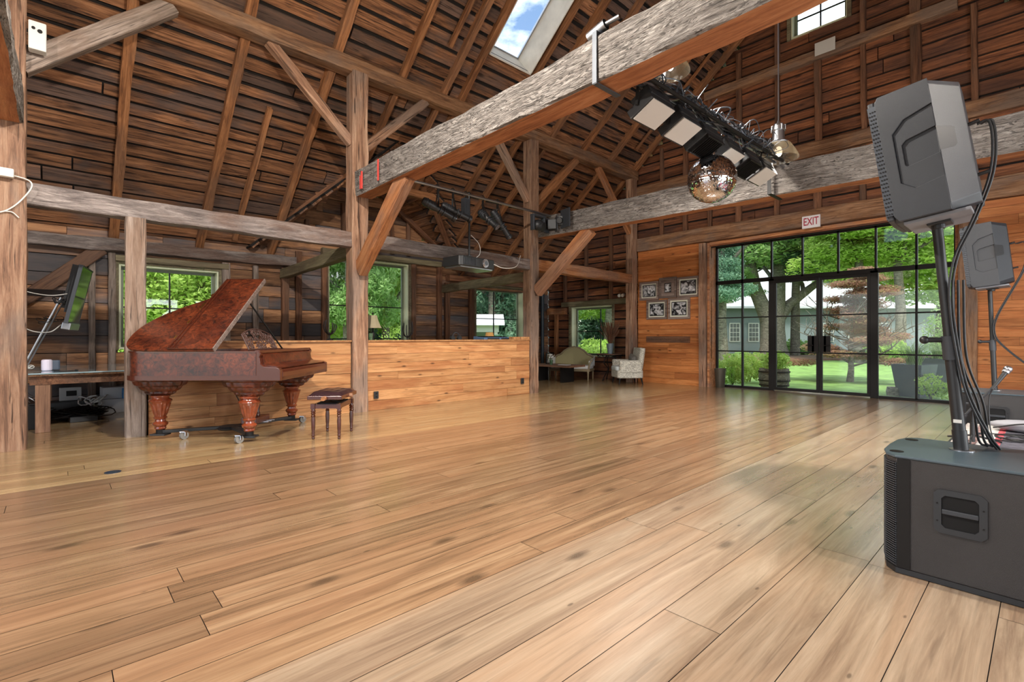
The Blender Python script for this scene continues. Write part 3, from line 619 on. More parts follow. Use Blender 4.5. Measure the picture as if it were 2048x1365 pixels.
# masonry outside face so that the wall has thickness
sh = MB(); sh.bb(XW-.32, DX0-.05, YE+.28, YE+.32, -.2, 0.6); sh.bb(DX1+.05, XR+.3, YE+.28, YE+.32, -.2, 3.6); sh.bb(DX0-.05, DX1+.05, YE+.28, YE+.32, DH+.08, 3.6)
sh.bb(-8.24, DX0-.05, YE+.28, YE+.32, .6, 3.6); sh.bb(XW-.3, -9.82, YE+.28, YE+.32, .6, 3.6); sh.bb(-9.82, -8.24, YE+.28, YE+.32, 2.12, 3.6); sh.bb(DX0-.3, DX1+.3, YE-.1+.15, GY+.3, -.14, -.012)
struct(sh.build('wall_outer', plain('grey outer boards', rgb(120, 122, 120), .8)))
# skylight shaft
def shaft():
    root = bpy.data.objects.new('window_6', None); C.objects.link(root); root['kind'] = 'structure'
    root.matrix_world = Matrix.Translation(oL+n_l*.03) @ Matrix(((0, 1, 0), tuple(up_l), tuple(n_l))).transposed().to_4x4()
    s0, s1 = s_of_x(SKY[2]), s_of_x(SKY[3]); y0, y1 = SKY[0], SKY[1]; D = -.48
    w = MB(); t = .02
    w.bb(y0, y0+t, s0, s1, D, .06); w.bb(y1-t, y1, s0, s1, D, .06); w.bb(y0, y1, s0, s0+t, D, .06); w.bb(y0, y1, s1-t, s1, D, .06)
    w.build('shaft', plain('whitewashed shaft boards', rgb(214, 210, 200), .7, var=.12, vscale=4), root)
    f = MB(); e = .045; f.bb(y0, y0+e, s0, s1, D-.04, D); f.bb(y1-e, y1, s0, s1, D-.04, D); f.bb(y0, y1, s0, s0+e, D-.04, D); f.bb(y0, y1, s1-e, s1, D-.04, D)
    f.build('window_frame', M['alu'], root)
    g = MB(); g.bb(y0, y1, s0, s1, D-.025, D-.02); g.build('glass', M['glass'], root)
shaft()
# ---------------------------------------------------------------- low pine wall (bar front)
def lowwall(name, y0, y1, seed, lab):
    root = thing(name, lab, 'low wall', (XP, (y0+y1)/2, 0))
    o = planks('boarding', (XP+.06, 0, 0), (0, 1, 0), (0, 0, 1), 0.0, 1.12, .15, rect_iv(y0, y1), [M['barpine'], M['dark']], thick=.02, gap=.004, seed=seed, blen=(2, 4), backthick=.03)
    o.parent = root; o.location = (0.06, -(y0+y1)/2, 0)
    c = MB(); L = (y1-y0)/2; c.bb(-.06, .11, -L, L, 1.12, 1.145); c.build('cap_board', M['barpine'], root, bevel=.003)
    s = MB(); s.bb(-.06, -.03, -L, L, 0, 1.12); s.build('back_boards', M['aisledark'], root)
    return root
lowwall('low_wall', .80, PF[1]-.14, 41, 'low pine board wall behind the piano')
lowwall('low_wall', PF[1]+.14, PF[2]-.13, 42, 'long low pine board wall between the two middle posts')
# ================================================================ hanging lamps (unseen ones and spots added to light the hall)
def lampglass():
    m, N, L, b = newmat('acrylic refractor'); N.remove(b); o = N['Material Output']
    t = N.new('ShaderNodeBsdfTransparent'); t.inputs[0].default_value = (.98, .95, .88, 1); d = N.new('ShaderNodeBsdfTranslucent'); d.inputs[0].default_value = rgb(232, 222, 200); g = N.new('ShaderNodeBsdfGlossy'); g.inputs['Roughness'].default_value = .15
    x = N.new('ShaderNodeMixShader'); x.inputs[0].default_value = .35; L.new(t.outputs[0], x.inputs[1]); L.new(d.outputs[0], x.inputs[2])
    y = N.new('ShaderNodeMixShader'); y.inputs[0].default_value = .15; L.new(x.outputs[0], y.inputs[1]); L.new(g.outputs[0], y.inputs[2]); L.new(y.outputs[0], o.inputs[0]); return m
M['acryl'] = lampglass()
M['bulb'] = plain('bulb', (1, .9, .75, 1), .3, emit=(1, .9, .78, 1), es=1.5)
def pendant(x, y, z, zt, label, power, col=(1, .83, .64), down=0):
    r = thing('pendant_lamp', label, 'lamp', (x, y, z))
    s = MB(); prof = [(.235, 0), (.232, .02), (.215, .06), (.19, .11), (.165, .15), (.145, .185), (.12, .20)]
    s.lathe(prof+[(q[0]-.008, q[1]) for q in prof[::-1]], n=48, cap=False, flute=None); s.build('lamp_shade', M['acryl'], r, smooth=50)
    h = MB(); h.lathe([(.12, .19), (.125, .205), (.11, .22), (.075, .235), (.07, .36), (.085, .37), (.085, .42), (.06, .43), (.055, .455), (.02, .47), (.012, .5)], n=28)
    for k in range(8): a = k*PI/4; h.bb(.078*math.cos(a)-.01, .078*math.cos(a)+.01, .078*math.sin(a)-.01, .078*math.sin(a)+.01, .365, .43)
    h.build('housing', M['alu'], r, smooth=35)
    c = MB(); c.cyl((0, 0, .49), (0, 0, zt-z), .009, n=8); c.build('hanging_rod', M['alu'], r)
    b = MB(); b.sphere((0, 0, .10), .045, sc=(1, 1, 1.5)); b.build('bulb', M['bulb'], r, smooth=80)
    ld = bpy.data.lights.new('added_lamp_light', 'SPOT' if down else 'POINT')
    if down: ld.spot_size = math.radians(down); ld.spot_blend = .6  # spots added to brighten the far floor; the lamps themselves look barely lit
    ld.energy = power; ld.color = col; ld.shadow_soft_size = .07; lo = bpy.data.objects.new('added_lamp_light', ld); C.objects.link(lo); lo.parent = r; lo.location = (0, 0, .0)
    return r
LP = 12; LQ = 760; WH = (1, .93, .84)
pendant(-2.36, 6.86, 3.50, 8.2, 'industrial pendant lamp with ribbed glass shade, hanging right of the mirror ball', 520, WH, 104)
pendant(-3.15, 5.55, 4.45, 8.8, 'pendant lamp peeping out from behind the nearer tie beam', 1000, WH, 140)
pendant(-3.3, 1.2, 4.5, 8.8, 'added unseen pendant lamp lighting the near part of the hall', LQ, WH)  # unseen lamps from here on are added to brighten the interior
pendant(-3.3, -2.2, 4.5, 8.8, 'added unseen pendant lamp lighting the hall from behind the viewpoint', LQ*.6, WH)
pendant(1.2, 3.4, 3.6, 5.2, 'added unseen pendant lamp lighting the stage side', LQ*.45, WH)
pendant(-9.2, 5.6, 3.15, 4.2, 'pendant lamp hidden behind the girt over the bar counter', LP*.22) if False else None
# ================================================================ stage lighting
def pipe(name, p0, p1, r, label, mat='alu'):
    m_ = MB(); m_.cyl(p0, p1, r, n=14); return tag(m_.build(name, M[mat], smooth=40), label, 'pipe')
pipe('lighting_pipe', (-6.9, 3.68, 3.71), (-6.9, 7.44, 3.68), .024, 'horizontal steel pipe between the two tie beams carrying black spotlights')
def hook(mb, x, y, z, zz, w=.015):
    mb.tube([(x, y-.03, z-.01), (x, y-.035, z+.03), (x, y, z+.05), (x, y+.035, z+.02), (x, y+.02, z-.03), (x, y, z-.05)], .010, n=6)
    mb.bb(x-w, x+w, y-w, y+w, zz, z-.04)
def spotlight(a, b, yh, label, zp=3.70, r=.068):
    """profile spot from back a to lens b, hung at y=yh"""
    a, b = Vector(a), Vector(b); r0 = thing('spotlight', label, 'stage light', tuple(a)); d = (b-a); L = d.length; dn = d.normalized(); F = frame_from(dn); c0 = Vector((0, 0, 0))
    Z = lambda p: tuple(p)
    body = MB(); rot = F @ Matrix(((0, 0, 1), (1, 0, 0), (0, 1, 0)))   # lathe z -> direction
    body.lathe([(.03, -.03), (r*.8, -.02), (r, .02), (r*1.05, L*.3), (r*.9, L*.38), (r*.78, L*.42), (r*.78, L*.9), (r*.95, L*.92), (r*.95, L)], n=20, rot=rot, cap=True)
    body.build('body', M['blk'], r0, smooth=40)
    rg = MB()
    for t in (.08, .16, .24, .5, .62): rg.lathe([(r*.9, L*t-.006), (r*1.12, L*t-.006), (r*1.12, L*t+.006), (r*.9, L*t+.006)], n=20, rot=rot)
    rg.build('cooling_rings', M['blkgrey'], r0, smooth=40)
    ln = MB(); ln.lathe([(r*.8, L+.001), (r*.8, L+.004)], n=20, rot=rot); ln.build('lens', plain('lens', rgb(120, 130, 140), .05, .6) if 'lens' not in M else M['lens'], r0)
    y = MB(); top = Vector((-6.9, yh, zp-.12))-a; mid = dn*L*.4; s = F@Vector((0, 1, 0))*(r*1.25)
    for sg in (-1, 1): y.bar(mid+s*sg, top+s*sg*.4, .03, .006)
    hh = Vector((-6.9, yh, zp))-a; hook(y, hh.x, hh.y, hh.z, top.z); y.build('yoke', M['steel'], r0); return r0
M['lens'] = plain('lens glass', rgb(120, 130, 140), .05, .6)
spotlight((-6.95, 4.42, 3.44), (-6.80, 4.95, 3.20), 4.66, 'first black profile spotlight from the left on the steel pipe')
spotlight((-6.95, 4.80, 3.43), (-6.80, 5.28, 3.24), 4.97, 'second black profile spotlight from the left, pointing down to the right')
spotlight((-6.9, 5.57, 3.44), (-6.60, 5.72, 3.14), 5.63, 'third black spotlight aimed towards the viewer, lens visible')
spotlight((-6.9, 5.87, 3.50), (-6.85, 6.24, 3.06), 5.98, 'fourth black spotlight, long and steeply tilted, right of the projector pole')
# dimmer pack and projector pole
dp = thing('projector_mount', 'black dimmer box and pole dropping from the pipe to the projector', 'mount', (-6.9, 5.27, 3.7)); q = MB(); q.bb(-.05, .05, -.09, .03, -.42, -.08)
for k in range(7): q.bb(.05, .058, -.088+k*.017, -.08+k*.017, -.40, -.10)
q.build('dimmer_box', M['blkgrey'], dp); q = MB(); q.cyl((0, .05, .03), (0, .05, -1.10), .02, n=10); q.build('pole', M['blk'], dp, smooth=40); q = MB(); hook(q, 0, -.02, 0, -.08); hook(q, 0, .05, 0, -.05); q.build('clamp', M['steel'], dp)
pj_ = thing('projector', 'black ceiling projector hanging under the grey girt', 'projector', (-6.9, 5.32, 2.40), .12)
q = MB(); q.prism([(-.22, -.42), (.20, -.44), (.24, -.38), (.24, .38), (.18, .46), (-.22, .44), (-.26, .36), (-.26, -.36)], lambda u, v, w: (u, v, w), 0, .17); q.build('body', M['blk'], pj_, bevel=.015)
q = MB(); q.prism([(-.2, -.38), (.2, -.4), (.22, .36), (.16, .42), (-.2, .4)], lambda u, v, w: (u, v, w), -.02, .0); q.build('underside', M['alu'], pj_)
q = MB(); q.cyl((.22, .14, .085), (.27, .14, .085), .075, n=24); q.cyl((.27, .14, .085), (.285, .14, .085), .055, n=24); q.build('lens', M['chrome'], pj_, smooth=40)
q = MB(); q.cyl((.284, .14, .085), (.29, .14, .085), .04, n=24); q.build('lens_glass', M['lens'], pj_)
q = MB()
for k in range(9): q.bb(.235, .25, -.36+k*.035, -.345+k*.035, .03, .14)
q.build('vent_slats', M['blkgrey'], pj_); q = MB(); q.bb(-.1, .1, -.1, .1, .17, .2); q.cyl((0, 0, .2), (0, 0, .23), .04); q.build('ceiling_bracket', M['blkgrey'], pj_)
cb = MB(); cb.tube(bez([(-6.72, 5.72, 2.50), (-6.75, 6.0, 2.46), (-6.95, 6.5, 2.56), (-7.3, 6.95, 2.86)], 8), .008); cb.tube(bez([(-6.9, 5.36, 3.0), (-6.85, 5.5, 2.85), (-6.85, 5.52, 2.68), (-6.88, 5.42, 2.58)], 8), .006)
tag(cb.build('projector_cable', M['white'], smooth=60), 'white cable looping from the projector to the middle post', 'cable')
# flood and moving lights on the second tie beam end
fl = thing('moving_head_light', 'round black moving light at the left end of the second tie beam', 'stage light', (-6.85, 7.0, 3.42)); q = MB(); q.sphere((0, 0, 0), .12, sc=(1, 1, .9)); q.cyl((.02, 0, -.02), (.13, .03, -.06), .09, n=20); q.build('head', M['blk'], fl, smooth=50)
q = MB(); q.bb(-.05, .05, -.17, -.13, -.12, .16); q.bb(-.05, .05, .13, .17, -.12, .16); q.bb(-.06, .06, -.17, .17, .15, .2); q.build('yoke', M['blkgrey'], fl, bevel=.01)
f2 = thing('flood_light', 'square black flood light with barn doors clamped to the second tie beam', 'stage light', (-6.78, 7.42, 3.47)); R45 = Matrix.Rotation(.5, 3, 'Z')
q = MB(); q.box((0, -.05, 0), (.2, .16, .2), R45); q.build('body', M['blk'], f2, bevel=.01)
q = MB(); q.box((.13, -.10, 0), (.012, .24, .3), Matrix.Rotation(.9, 3, 'Z')); q.box((-.14, .0-.1, 0), (.012, .24, .3), Matrix.Rotation(-.1, 3, 'Z')); q.build('barn_door', M['blkgrey'], f2)
q = MB(); q.box((.42, -.16, .04), (.03, .3, .36), Matrix.Rotation(1.3, 3, 'Z')); q.bb(.25, .45, -.12, -.1, 0, .03); q.build('panel', M['blkgrey'], f2); q = MB(); q.box((.3, -.12, .02), (.15, .1, .18), Matrix.Rotation(.7, 3, 'Z')); q.cyl((.3, -.18, .02), (.33, -.24, .0), .06); q.build('lamp_head', M['blk'], f2, bevel=.01)
# truss with square flood panels, right of the mirror ball
TX = -2.45
pipe('lighting_bar', (TX, 3.66, 3.47), (TX-.08, 7.58, 3.60), .026, 'steel lighting bar between the two tie beams carrying square floodlights')
pipe('lighting_bar', (TX+.16, 3.66, 3.40), (TX+.06, 7.3, 3.55), .018, 'second thinner bar alongside the floodlight bar', 'steel')
flat = plain('dull white diffuser', rgb(186, 180, 172), .6)
for i, (y, z, kind, lab) in enumerate(((3.98, 3.28, 0, 'largest pale square floodlight, nearest the tie beam'), (4.50, 3.27, 0, 'second pale square floodlight along the bar'), (4.98, 3.25, 1, 'dark louvred floodlight above and left of the mirror ball'), (5.52, 3.25, 0, 'pale square floodlight right of the mirror ball cable'), (6.02, 3.26, 1, 'dark louvred floodlight third from the far end of the bar'), (6.5, 3.27, 0, 'last pale floodlight at the far end of the bar'))):
    r = thing('floodlight', lab, 'stage light', (TX, y, z), .0)
    rot = Matrix.Rotation(-.48, 3, 'Y')
    h = MB(); h.box((0, 0, .06), (.2, .34, .10), rot); h.box((.0, 0, -.02), (.26, .38, .09), rot); h.build('housing', M['blk'], r, bevel=.006)
    d = MB()
    if kind == 0: d.box(rot@Vector((0, 0, -.07)), (.235, .35, .012), rot); d.build('diffuser', flat, r)
    else:
        d.box(rot@Vector((0, 0, -.066)), (.22, .34, .004), rot)
        d.build('reflector', M['steel'], r)
        e = MB()
        for k in range(9): e.box(rot@Vector((0, -.15+k*.0375, -.08)), (.22, .006, .03), rot)
        for sx in (-1, 1): e.box(rot@Vector((sx*.115, 0, -.075)), (.012, .36, .04), rot)
        e.build('louvre', M['steel'], r)
    k_ = MB(); k_.bar((-.02, -.21, -.02), (0, -.21, .17), .03, .006, (0, 1, 0)); k_.bar((-.02, .21, -.02), (0, .21, .17), .03, .006, (0, 1, 0)); k_.bb(-.015, .015, -.21, .21, .165, .175); hook(k_, 0, 0, 3.50-z, .17); k_.build('yoke', M['steel'], r)
R = random.Random(9)
def bundle(name, n, pts, spread, r, mats, label, seed):
    R = random.Random(seed); root = thing(name, label, 'cable')
    for mi, mat in enumerate(mats):
        mb = MB()
        for k in range(n//len(mats)):
            P = [Vector(p)+Vector((R.uniform(-1, 1), R.uniform(-1, 1), R.uniform(-1, 1)))*spread for p in pts]; mb.tube(bez(P, 7), r*R.uniform(.6, 1.2), n=5)
        mb.build('cables', mat, root, smooth=60)
    return root
pts = [(TX+.02, 3.7+i*.3, 3.47+.012*i) for i in range(13)]
bundle('cable_bundle', 26, pts, .075, .011, [M['blk'], M['blkgrey'], M['alu']], 'tangle of black cables tied along the floodlight bar', 3)
lp_ = MB(); R = random.Random(12)
for i in range(40):
    y = R.uniform(3.75, 6.5); a = Vector((TX+R.uniform(-.05, .15), y, 3.5)); lp_.tube(bez([a, a+Vector((R.uniform(-.1, .2), R.uniform(-.1, .1), R.uniform(.04, .16))), a+Vector((R.uniform(-.1, .2), R.uniform(0, .25), R.uniform(-.12, .12))), a+Vector((0, R.uniform(.1, .3), 0))], 6), R.choice((.004, .006, .008)), n=5)
tag(lp_.build('loose_cables', M['grille'], smooth=60), 'loose pale cable loops hanging about the floodlight bar', 'cable', kind='stuff')
st_ = MB(); st_.bb(-2.62, -2.575, 3.335, 3.345, 3.35, 3.79); st_.bb(-2.62, -2.575, 3.34, 3.68, 3.345, 3.355); st_.bb(-2.62, -2.575, 3.34, 3.68, 3.78, 3.79)
tag(st_.build('metal_strap', M['grille']), 'grey metal strap wrapped round the nearer tie beam', 'strap')
st_ = MB(); st_.bb(-2.68, -2.63, 7.36, 7.37, 3.22, 3.72); st_.bb(-2.68, -2.63, 7.36, 7.8, 3.21, 3.22); tag(st_.build('metal_strap', M['steel']), 'black metal strap round the second tie beam at the end of the bar', 'strap')
st_ = MB(); st_.cyl((-2.72, 3.42, 3.82), (-2.54, 3.42, 3.86), .045, .045, n=18, cap=False); st_.cyl((-2.54, 3.42, 3.86), (-2.4, 3.42, 3.86), .02, n=10); tag(st_.build('pipe_end', M['alu'], smooth=40), 'short open chrome pipe end lying on top of the nearer tie beam', 'pipe')
red = plain('red strap', rgb(200, 66, 58), .7)
st_ = MB(); st_.box((-6.43, 3.33, 3.57), (.03, .01, .3)); tag(st_.build('ratchet_strap', red), 'longer red strap hanging on the left end of the nearer tie beam', 'strap')
st_ = MB(); st_.box((-6.98, 3.33, 3.52), (.04, .012, .2)); st_.box((-6.92, 3.32, 3.54), (.02, .02, .26)); tag(st_.build('ratchet_strap', red), 'short red and black strap at the very end of the nearer tie beam', 'strap')
# mirror ball
def mirror_ball():
    r = thing('mirror_ball', 'big silver mirror ball hanging in front of the second tie beam', 'mirror ball', (-2.45, 5.18, 2.90)); R = random.Random(2); rad = .252; mb = MB(); nr = 62
    for j in range(nr):
        t0, t1 = PI*j/nr+.003, PI*(j+1)/nr-.003; tm = (t0+t1)/2; n = max(6, int(124*math.sin(tm)))
        for i in range(n):
            a0, a1 = 2*PI*i/n+.004, 2*PI*(i+1)/n-.004; jx = R.uniform(-.0007, .0007); v = []
            for t, a, s in ((t0, a0, 1), (t1, a0, 1), (t1, a1, -1), (t0, a1, -1)): rr = rad+jx*s; v.append((rr*math.sin(t)*math.cos(a), rr*math.sin(t)*math.sin(a), rr*math.cos(t)))
            mb.add(v, [(0, 1, 2, 3)])
    mb.build('mirror_tiles', plain('mirror tile', rgb(225, 225, 228), .04, 1), r, recalc=False)
    c = MB(); c.sphere((0, 0, 0), rad-.004, 32, 20); c.build('core', M['blkgrey'], r, smooth=80)
    h = MB(); h.cyl((0, 0, rad-.01), (0, 0, rad+.03), .035, n=16); h.cyl((0, 0, rad+.03), (0, 0, .55), .006, n=8); h.tube(bez([(0, 0, rad+.05), (.03, .02, rad+.1), (0, .05, rad+.16), (0, 0, .5)], 6), .006); h.build('hanger', M['chrome'], r, smooth=50)
mirror_ball()
# ================================================================ EXIT sign
ex = thing('exit_sign', 'white EXIT sign with red letters on the header beam', 'sign', (-3.26, YE-.17, 3.42)); q = MB(); q.bb(-.165, .165, -.02, .02, 0, .25); q.build('panel', plain('sign white', rgb(226, 224, 228), .5), ex, bevel=.006)
def text(s, size, loc, rot, mat, parent, name='lettering', ext=.002, sx=1):
    cu = bpy.data.curves.new('t', 'FONT'); cu.body = s; cu.size = size; cu.extrude = ext; cu.align_x = 'CENTER'; cu.align_y = 'CENTER'; cu.offset = size*.012
    to = bpy.data.objects.new('t', cu); C.objects.link(to); bpy.context.view_layer.update(); me = bpy.data.meshes.new_from_object(to.evaluated_get(bpy.context.evaluated_depsgraph_get())); bpy.data.objects.remove(to)
    me.materials.clear(); me.materials.append(mat); o = bpy.data.objects.new(name, me); C.objects.link(o); o.parent = parent; o.location = loc; o.rotation_euler = rot; o.scale = (sx, 1, 1); return o
text('EXIT', .22, (0, -.0215, .125), (PI/2, 0, 0), plain('sign red', rgb(168, 30, 60), .5), ex, sx=.62)
# ================================================================ framed photographs
def photomat(seed):
    m, N, L, b = newmat('black and white photograph'); t = N.new('ShaderNodeTexCoord'); n = N.new('ShaderNodeTexNoise'); n.inputs['Scale'].default_value = 9; n.inputs['Detail'].default_value = 6; n.inputs['Distortion'].default_value = 1.2
    mp_ = N.new('ShaderNodeMapping'); mp_.inputs['Location'].default_value = (seed*3.1, seed, seed*7); L.new(t.outputs['Object'], mp_.inputs[0]); L.new(mp_.outputs[0], n.inputs['Vector'])
    r = N.new('ShaderNodeValToRGB'); e = r.color_ramp.elements; e[0].position = .42; e[0].color = rgb(26, 28, 32); e[1].position = .60; e[1].color = rgb(206, 208, 212); L.new(n.outputs['Fac'], r.inputs[0]); L.new(r.outputs[0], b.inputs['Base Color']); b.inputs['Roughness'].default_value = .35; b.inputs['Coat Weight'].default_value = 1; b.inputs['Coat Roughness'].default_value = .02; return m
M['pframe'] = wood('weathered picture frame', [rgb(84, 70, 64), rgb(120, 104, 96), rgb(146, 130, 122)], sy=30, bump=.3)
M['mat_'] = plain('ivory mat', rgb(206, 206, 190), .7)
for i, (x0, x1, z0, z1, lab, drk) in enumerate(((-7.35, -6.79, 2.16, 2.64, 'framed black-and-white photograph, upper left of the group of five', .03), (-6.77, -6.29, 2.18, 2.71, 'upright framed photograph in the middle of the upper row', .09), (-6.27, -5.69, 2.17, 2.68, 'framed photograph at the right end of the upper row', .03),
        (-7.14, -6.55, 1.65, 2.15, 'framed photograph at the left of the lower row', .035), (-6.52, -5.93, 1.64, 2.17, 'framed photograph at the right of the lower row', .04))):
    r = thing('picture_frame', lab, 'picture', ((x0+x1)/2, YE-.06, (z0+z1)/2)); w, h = (x1-x0)/2, (z1-z0)/2; q = MB(); e = .055
    q.bb(-w, w, -.03, .02, h-e, h); q.bb(-w, w, -.03, .02, -h, -h+e); q.bb(-w, -w+e, -.03, .02, -h+e, h-e); q.bb(w-e, w, -.03, .02, -h+e, h-e); q.build('frame', M['pframe'], r, bevel=.006)
    q = MB(); q.bb(-w+e, w-e, -.008, 0, -h+e, h-e); q.build('mat_board', M['mat_'] if i != 1 else M['pframe'], r)
    q = MB(); p = e+drk; q.bb(-w+p, w-p, -.011, -.008, -h+p, h-p); q.build('border', M['blk'], r); q = MB(); p += .02; q.bb(-w+p, w-p, -.013, -.011, -h+p, h-p); q.build('photograph', photomat(i+1), r)
sg = thing('carved_wooden_sign', 'dark carved wooden board below the framed photographs', 'sign', (-6.55, YE-.05, 1.13)); q = MB(); q.box((0, 0, 0), (1.22, .03, .16)); q.build('board', M['stud'], sg, bevel=.004)
q = MB(); R = random.Random(4)
for k in range(30): x = -.54+k*.037; q.tube([(x, -.018, R.uniform(-.05, 0)), (x+.012, -.02, R.uniform(0, .04)), (x+.024, -.018, R.uniform(-.05, .05))], .005, n=4)
q.build('carving', M['beam'], sg)
for nm, loc, sz, mat, lab in (('power_outlet', (-.62, YE-.04, 1.30), (.11, .02, .12), 'blk', 'black outlet plate on the pine wall right of the doors'), ('power_outlet', (XP+.10, 3.80, .25), (.02, .08, .12), 'blk', 'black outlet at the left end of the long low pine wall'), ('power_outlet', (XP+.10, 7.10, .28), (.02, .08, .12), 'blk', 'black outlet at the right end of the long low pine wall'),
        ('wall_thermostat', (-7.66, YE-.03, 1.24), (.12, .03, .09), 'white', 'white thermostat on the wall left of the corner post'), ('wall_intercom', (-7.55, YE-.06, 1.52), (.06, .04, .17), 'white', 'slim white box on the side of the corner post'), ('notice_card', (-3.02, YE-.16, 7.02), (.36, .01, .26), 'white', 'pale square card on the upper gable girt under the small window')):
    o = thing(nm, lab, 'outlet' if nm == 'power_outlet' else 'fixture', loc); q = MB(); q.box((0, 0, 0), sz); q.build('plate', M[mat], o, bevel=.004); q = MB()
    if nm == 'power_outlet':
        for s in (-1, 1): q.box((0+(sz[0] < .05)*.011, -(sz[1] < .05)*.011, s*.025), (sz[0]*.4 if sz[0] > .05 else .004, sz[1]*.4 if sz[1] > .05 else .004, .03))
        q.build('socket', M['steel'], o)
sc_ = thing('wall_spotlights', 'pair of small white spotlights above the sitting-corner window', 'lamp', (-7.95, YE-.04, 2.33))
for x in (-.05, .06): q = MB(); q.sphere((x, 0, .02), .05); q.cyl((x, 0, .02), (x+.02, -.07, .0), .045, n=18); q.build('lamp_head', M['white'], sc_, smooth=50)
# ================================================================ grand piano
def piano():
    th = math.radians(229); r = thing('grand_piano', 'burl walnut grand piano with raised lid and carved legs on a wheeled dolly', 'piano', (-5.82, 1.80, 0), th)
    P = lambda s, b, z: (s, b*1.0, z)
    # local x runs to the tail, treble side is local -y ... mirrored below
    P = lambda s, b, z: (s, -b, z) if False else (s, -b, z)
    W_ = 1.48
    base = [(.22, 0), (1.46, 0), (1.61, .025), (1.70, .11), (1.735, .27), (1.715, .44), (1.645, .60), (1.54, .74), (1.40, .88), (1.25, 1.01), (1.11, 1.14), (.98, 1.28), (.86, 1.40), (.72, W_), (.22, W_)]
    out = [tuple(p)[:2] for p in bez([(a, b, 0) for a, b in base[1:14]], 4)]; outline = [base[0]]+out+[base[14]]
    ZT, ZB = 1.035, .735
    def inset(pts, e):
        cx, cy = .85, .65; return [(cx+(a-cx)*(1-e), cy+(b-cy)*(1-e)) for a, b in pts]
    def rim(z0, z1, e0, e1, name, mat):
        o_, i_ = inset(outline, e0), inset(outline, e1); n = len(o_); q = MB(); vs = [P(a, b, z0) for a, b in o_]+[P(a, b, z1) for a, b in o_]+[P(a, b, z1) for a, b in i_]+[P(a, b, z0) for a, b in i_]; fs = []
        for i in range(n):
            j = (i+1) % n; fs += [(i, j, n+j, n+i), (n+i, n+j, 2*n+j, 2*n+i), (2*n+i, 2*n+j, 3*n+j, 3*n+i), (3*n+i, 3*n+j, j, i)]
        q.add(vs, fs); return q.build(name, mat, r, smooth=35)
    rim(ZB, ZT, 0, .05, 'case_rim', M['burl']); rim(ZB-.02, ZB+.03, -.025, .06, 'base_moulding', M['ptw']); rim(ZT-.012, ZT+.004, -.012, .03, 'top_moulding', M['ptw'])
    q = MB(); ii = inset(outline, .04); q.prism(ii, P, ZB-.015, ZB+.02); q.build('bottom_boards', M['ptw'], r)
    q = MB(); q.prism(ii, P, ZT-.10, ZT-.08); q.build('iron_plate', plain('bronze plate', rgb(120, 84, 48), .4, .6), r)
    # cheeks (key arms), key slip, fallboard
    for b in (-.015, W_-.045):
        q = MB(); prof = [(.24, ZB-.03), (.24, ZT), (.20, ZT), (.185, ZT-.03), (.20, ZT-.07), (.19, .90), (.15, .868), (.08, .862), (.01, .858), (-.03, .84), (-.03, ZB-.03)]
        q.prism(prof, lambda u, v, w: P(u, w, v), b, b+.06); q.build('key_arm', M['ptw'], r, bevel=.008)
    q = MB(); q.prism([(-.02, ZB-.03), (-.035, .75), (-.035, .80), (-.02, .83), (.0, .835), (.24, .835), (.24, ZB-.03)], lambda u, v, w: P(u, w, v), .045, W_-.045); q.build('key_bed', M['ptw'], r, bevel=.006)
    q = MB(); q.prism([(.0, .838), (-.01, .85), (.05, .868), (.15, .878), (.175, .90), (.19, 1.0), (.21, 1.01), (.23, 1.0), (.23, .84)], lambda u, v, w: P(u, w, v), .05, W_-.05); q.build('fallboard', M['burl'], r, smooth=30)
    q = MB(); q.bb(.20, .26, -W_+.0, .0, ZT-.02, ZT+.012); q.build('front_rail', M['ptw'], r, bevel=.004)
    # brackets and legs
    legs = [(.40, .17), (.40, 1.33), (1.51, .33)]
    flu = lambda a, z: (1+.055*math.cos(14*a)) if .30 < z < .42 else (1+.02*math.cos(14*a) if .24 < z < .47 else 1)
    for i, (s, b) in enumerate(legs):
        lg = MB(); c = P(s, b, 0)
        pr = [(.052, .115), (.06, .13), (.056, .15), (.066, .165), (.078, .18), (.08, .20), (.07, .215), (.055, .225), (.052, .25), (.066, .262), (.07, .275), (.058, .29), (.064, .31), (.07, .335), (.083, .40), (.098, .46), (.104, .475), (.11, .49), (.118, .505), (.112, .52), (.092, .535), (.088, .55), (.10, .56), (.102, .575), (.09, .585)]
        pr = [(a_, .115+(z_-.115)*.86) for a_, z_ in pr]; lg.lathe(pr, c, n=56, flute=flu); lo = lg.build('leg', plain('carved leg walnut', rgb(122, 56, 32), .18, coat=.8, var=.25, vscale=20) if i == 0 else bpy.data.materials['carved leg walnut'], r, smooth=40)
        bk = MB(); bk.lathe([(.10, .515), (.13, .52), (.165, .54), (.17, .56), (.205, .575), (.225, .60), (.235, .62), (.275, .635), (.29, .66), (.295, .68), (.34, .695), (.355, .722)], c, n=64, sx=1.0, sy=.42 if i < 2 else .55, flute=lambda a, z: 1+.035*math.cos(16*a)*(z < .72)); bk.build('leg_bracket', M['burl'], r, smooth=30)
        k = MB(); k.cyl((c[0], c[1], .05), (c[0], c[1], .117), .045, n=16); k.build('leg_shoe', M['steel'], r)
    # lyre and pedals
    ly = MB(); c = (.62, -.75)
    for d in (-.07, .07): ly.lathe([(.024, .19), (.034, .2), (.03, .23), (.022, .25), (.03, .3), (.026, .5), (.02, .55), (.03, .58), (.024, .6), (.024, .735)], (c[0], c[1]+d, 0), n=16)
    ly.build('lyre', M['ptw'], r, smooth=40); q = MB(); q.bb(c[0]-.11, c[0]+.09, c[1]-.17, c[1]+.17, .12, .20); q.build('pedal_box', M['ptw'], r, bevel=.01)
    q = MB()
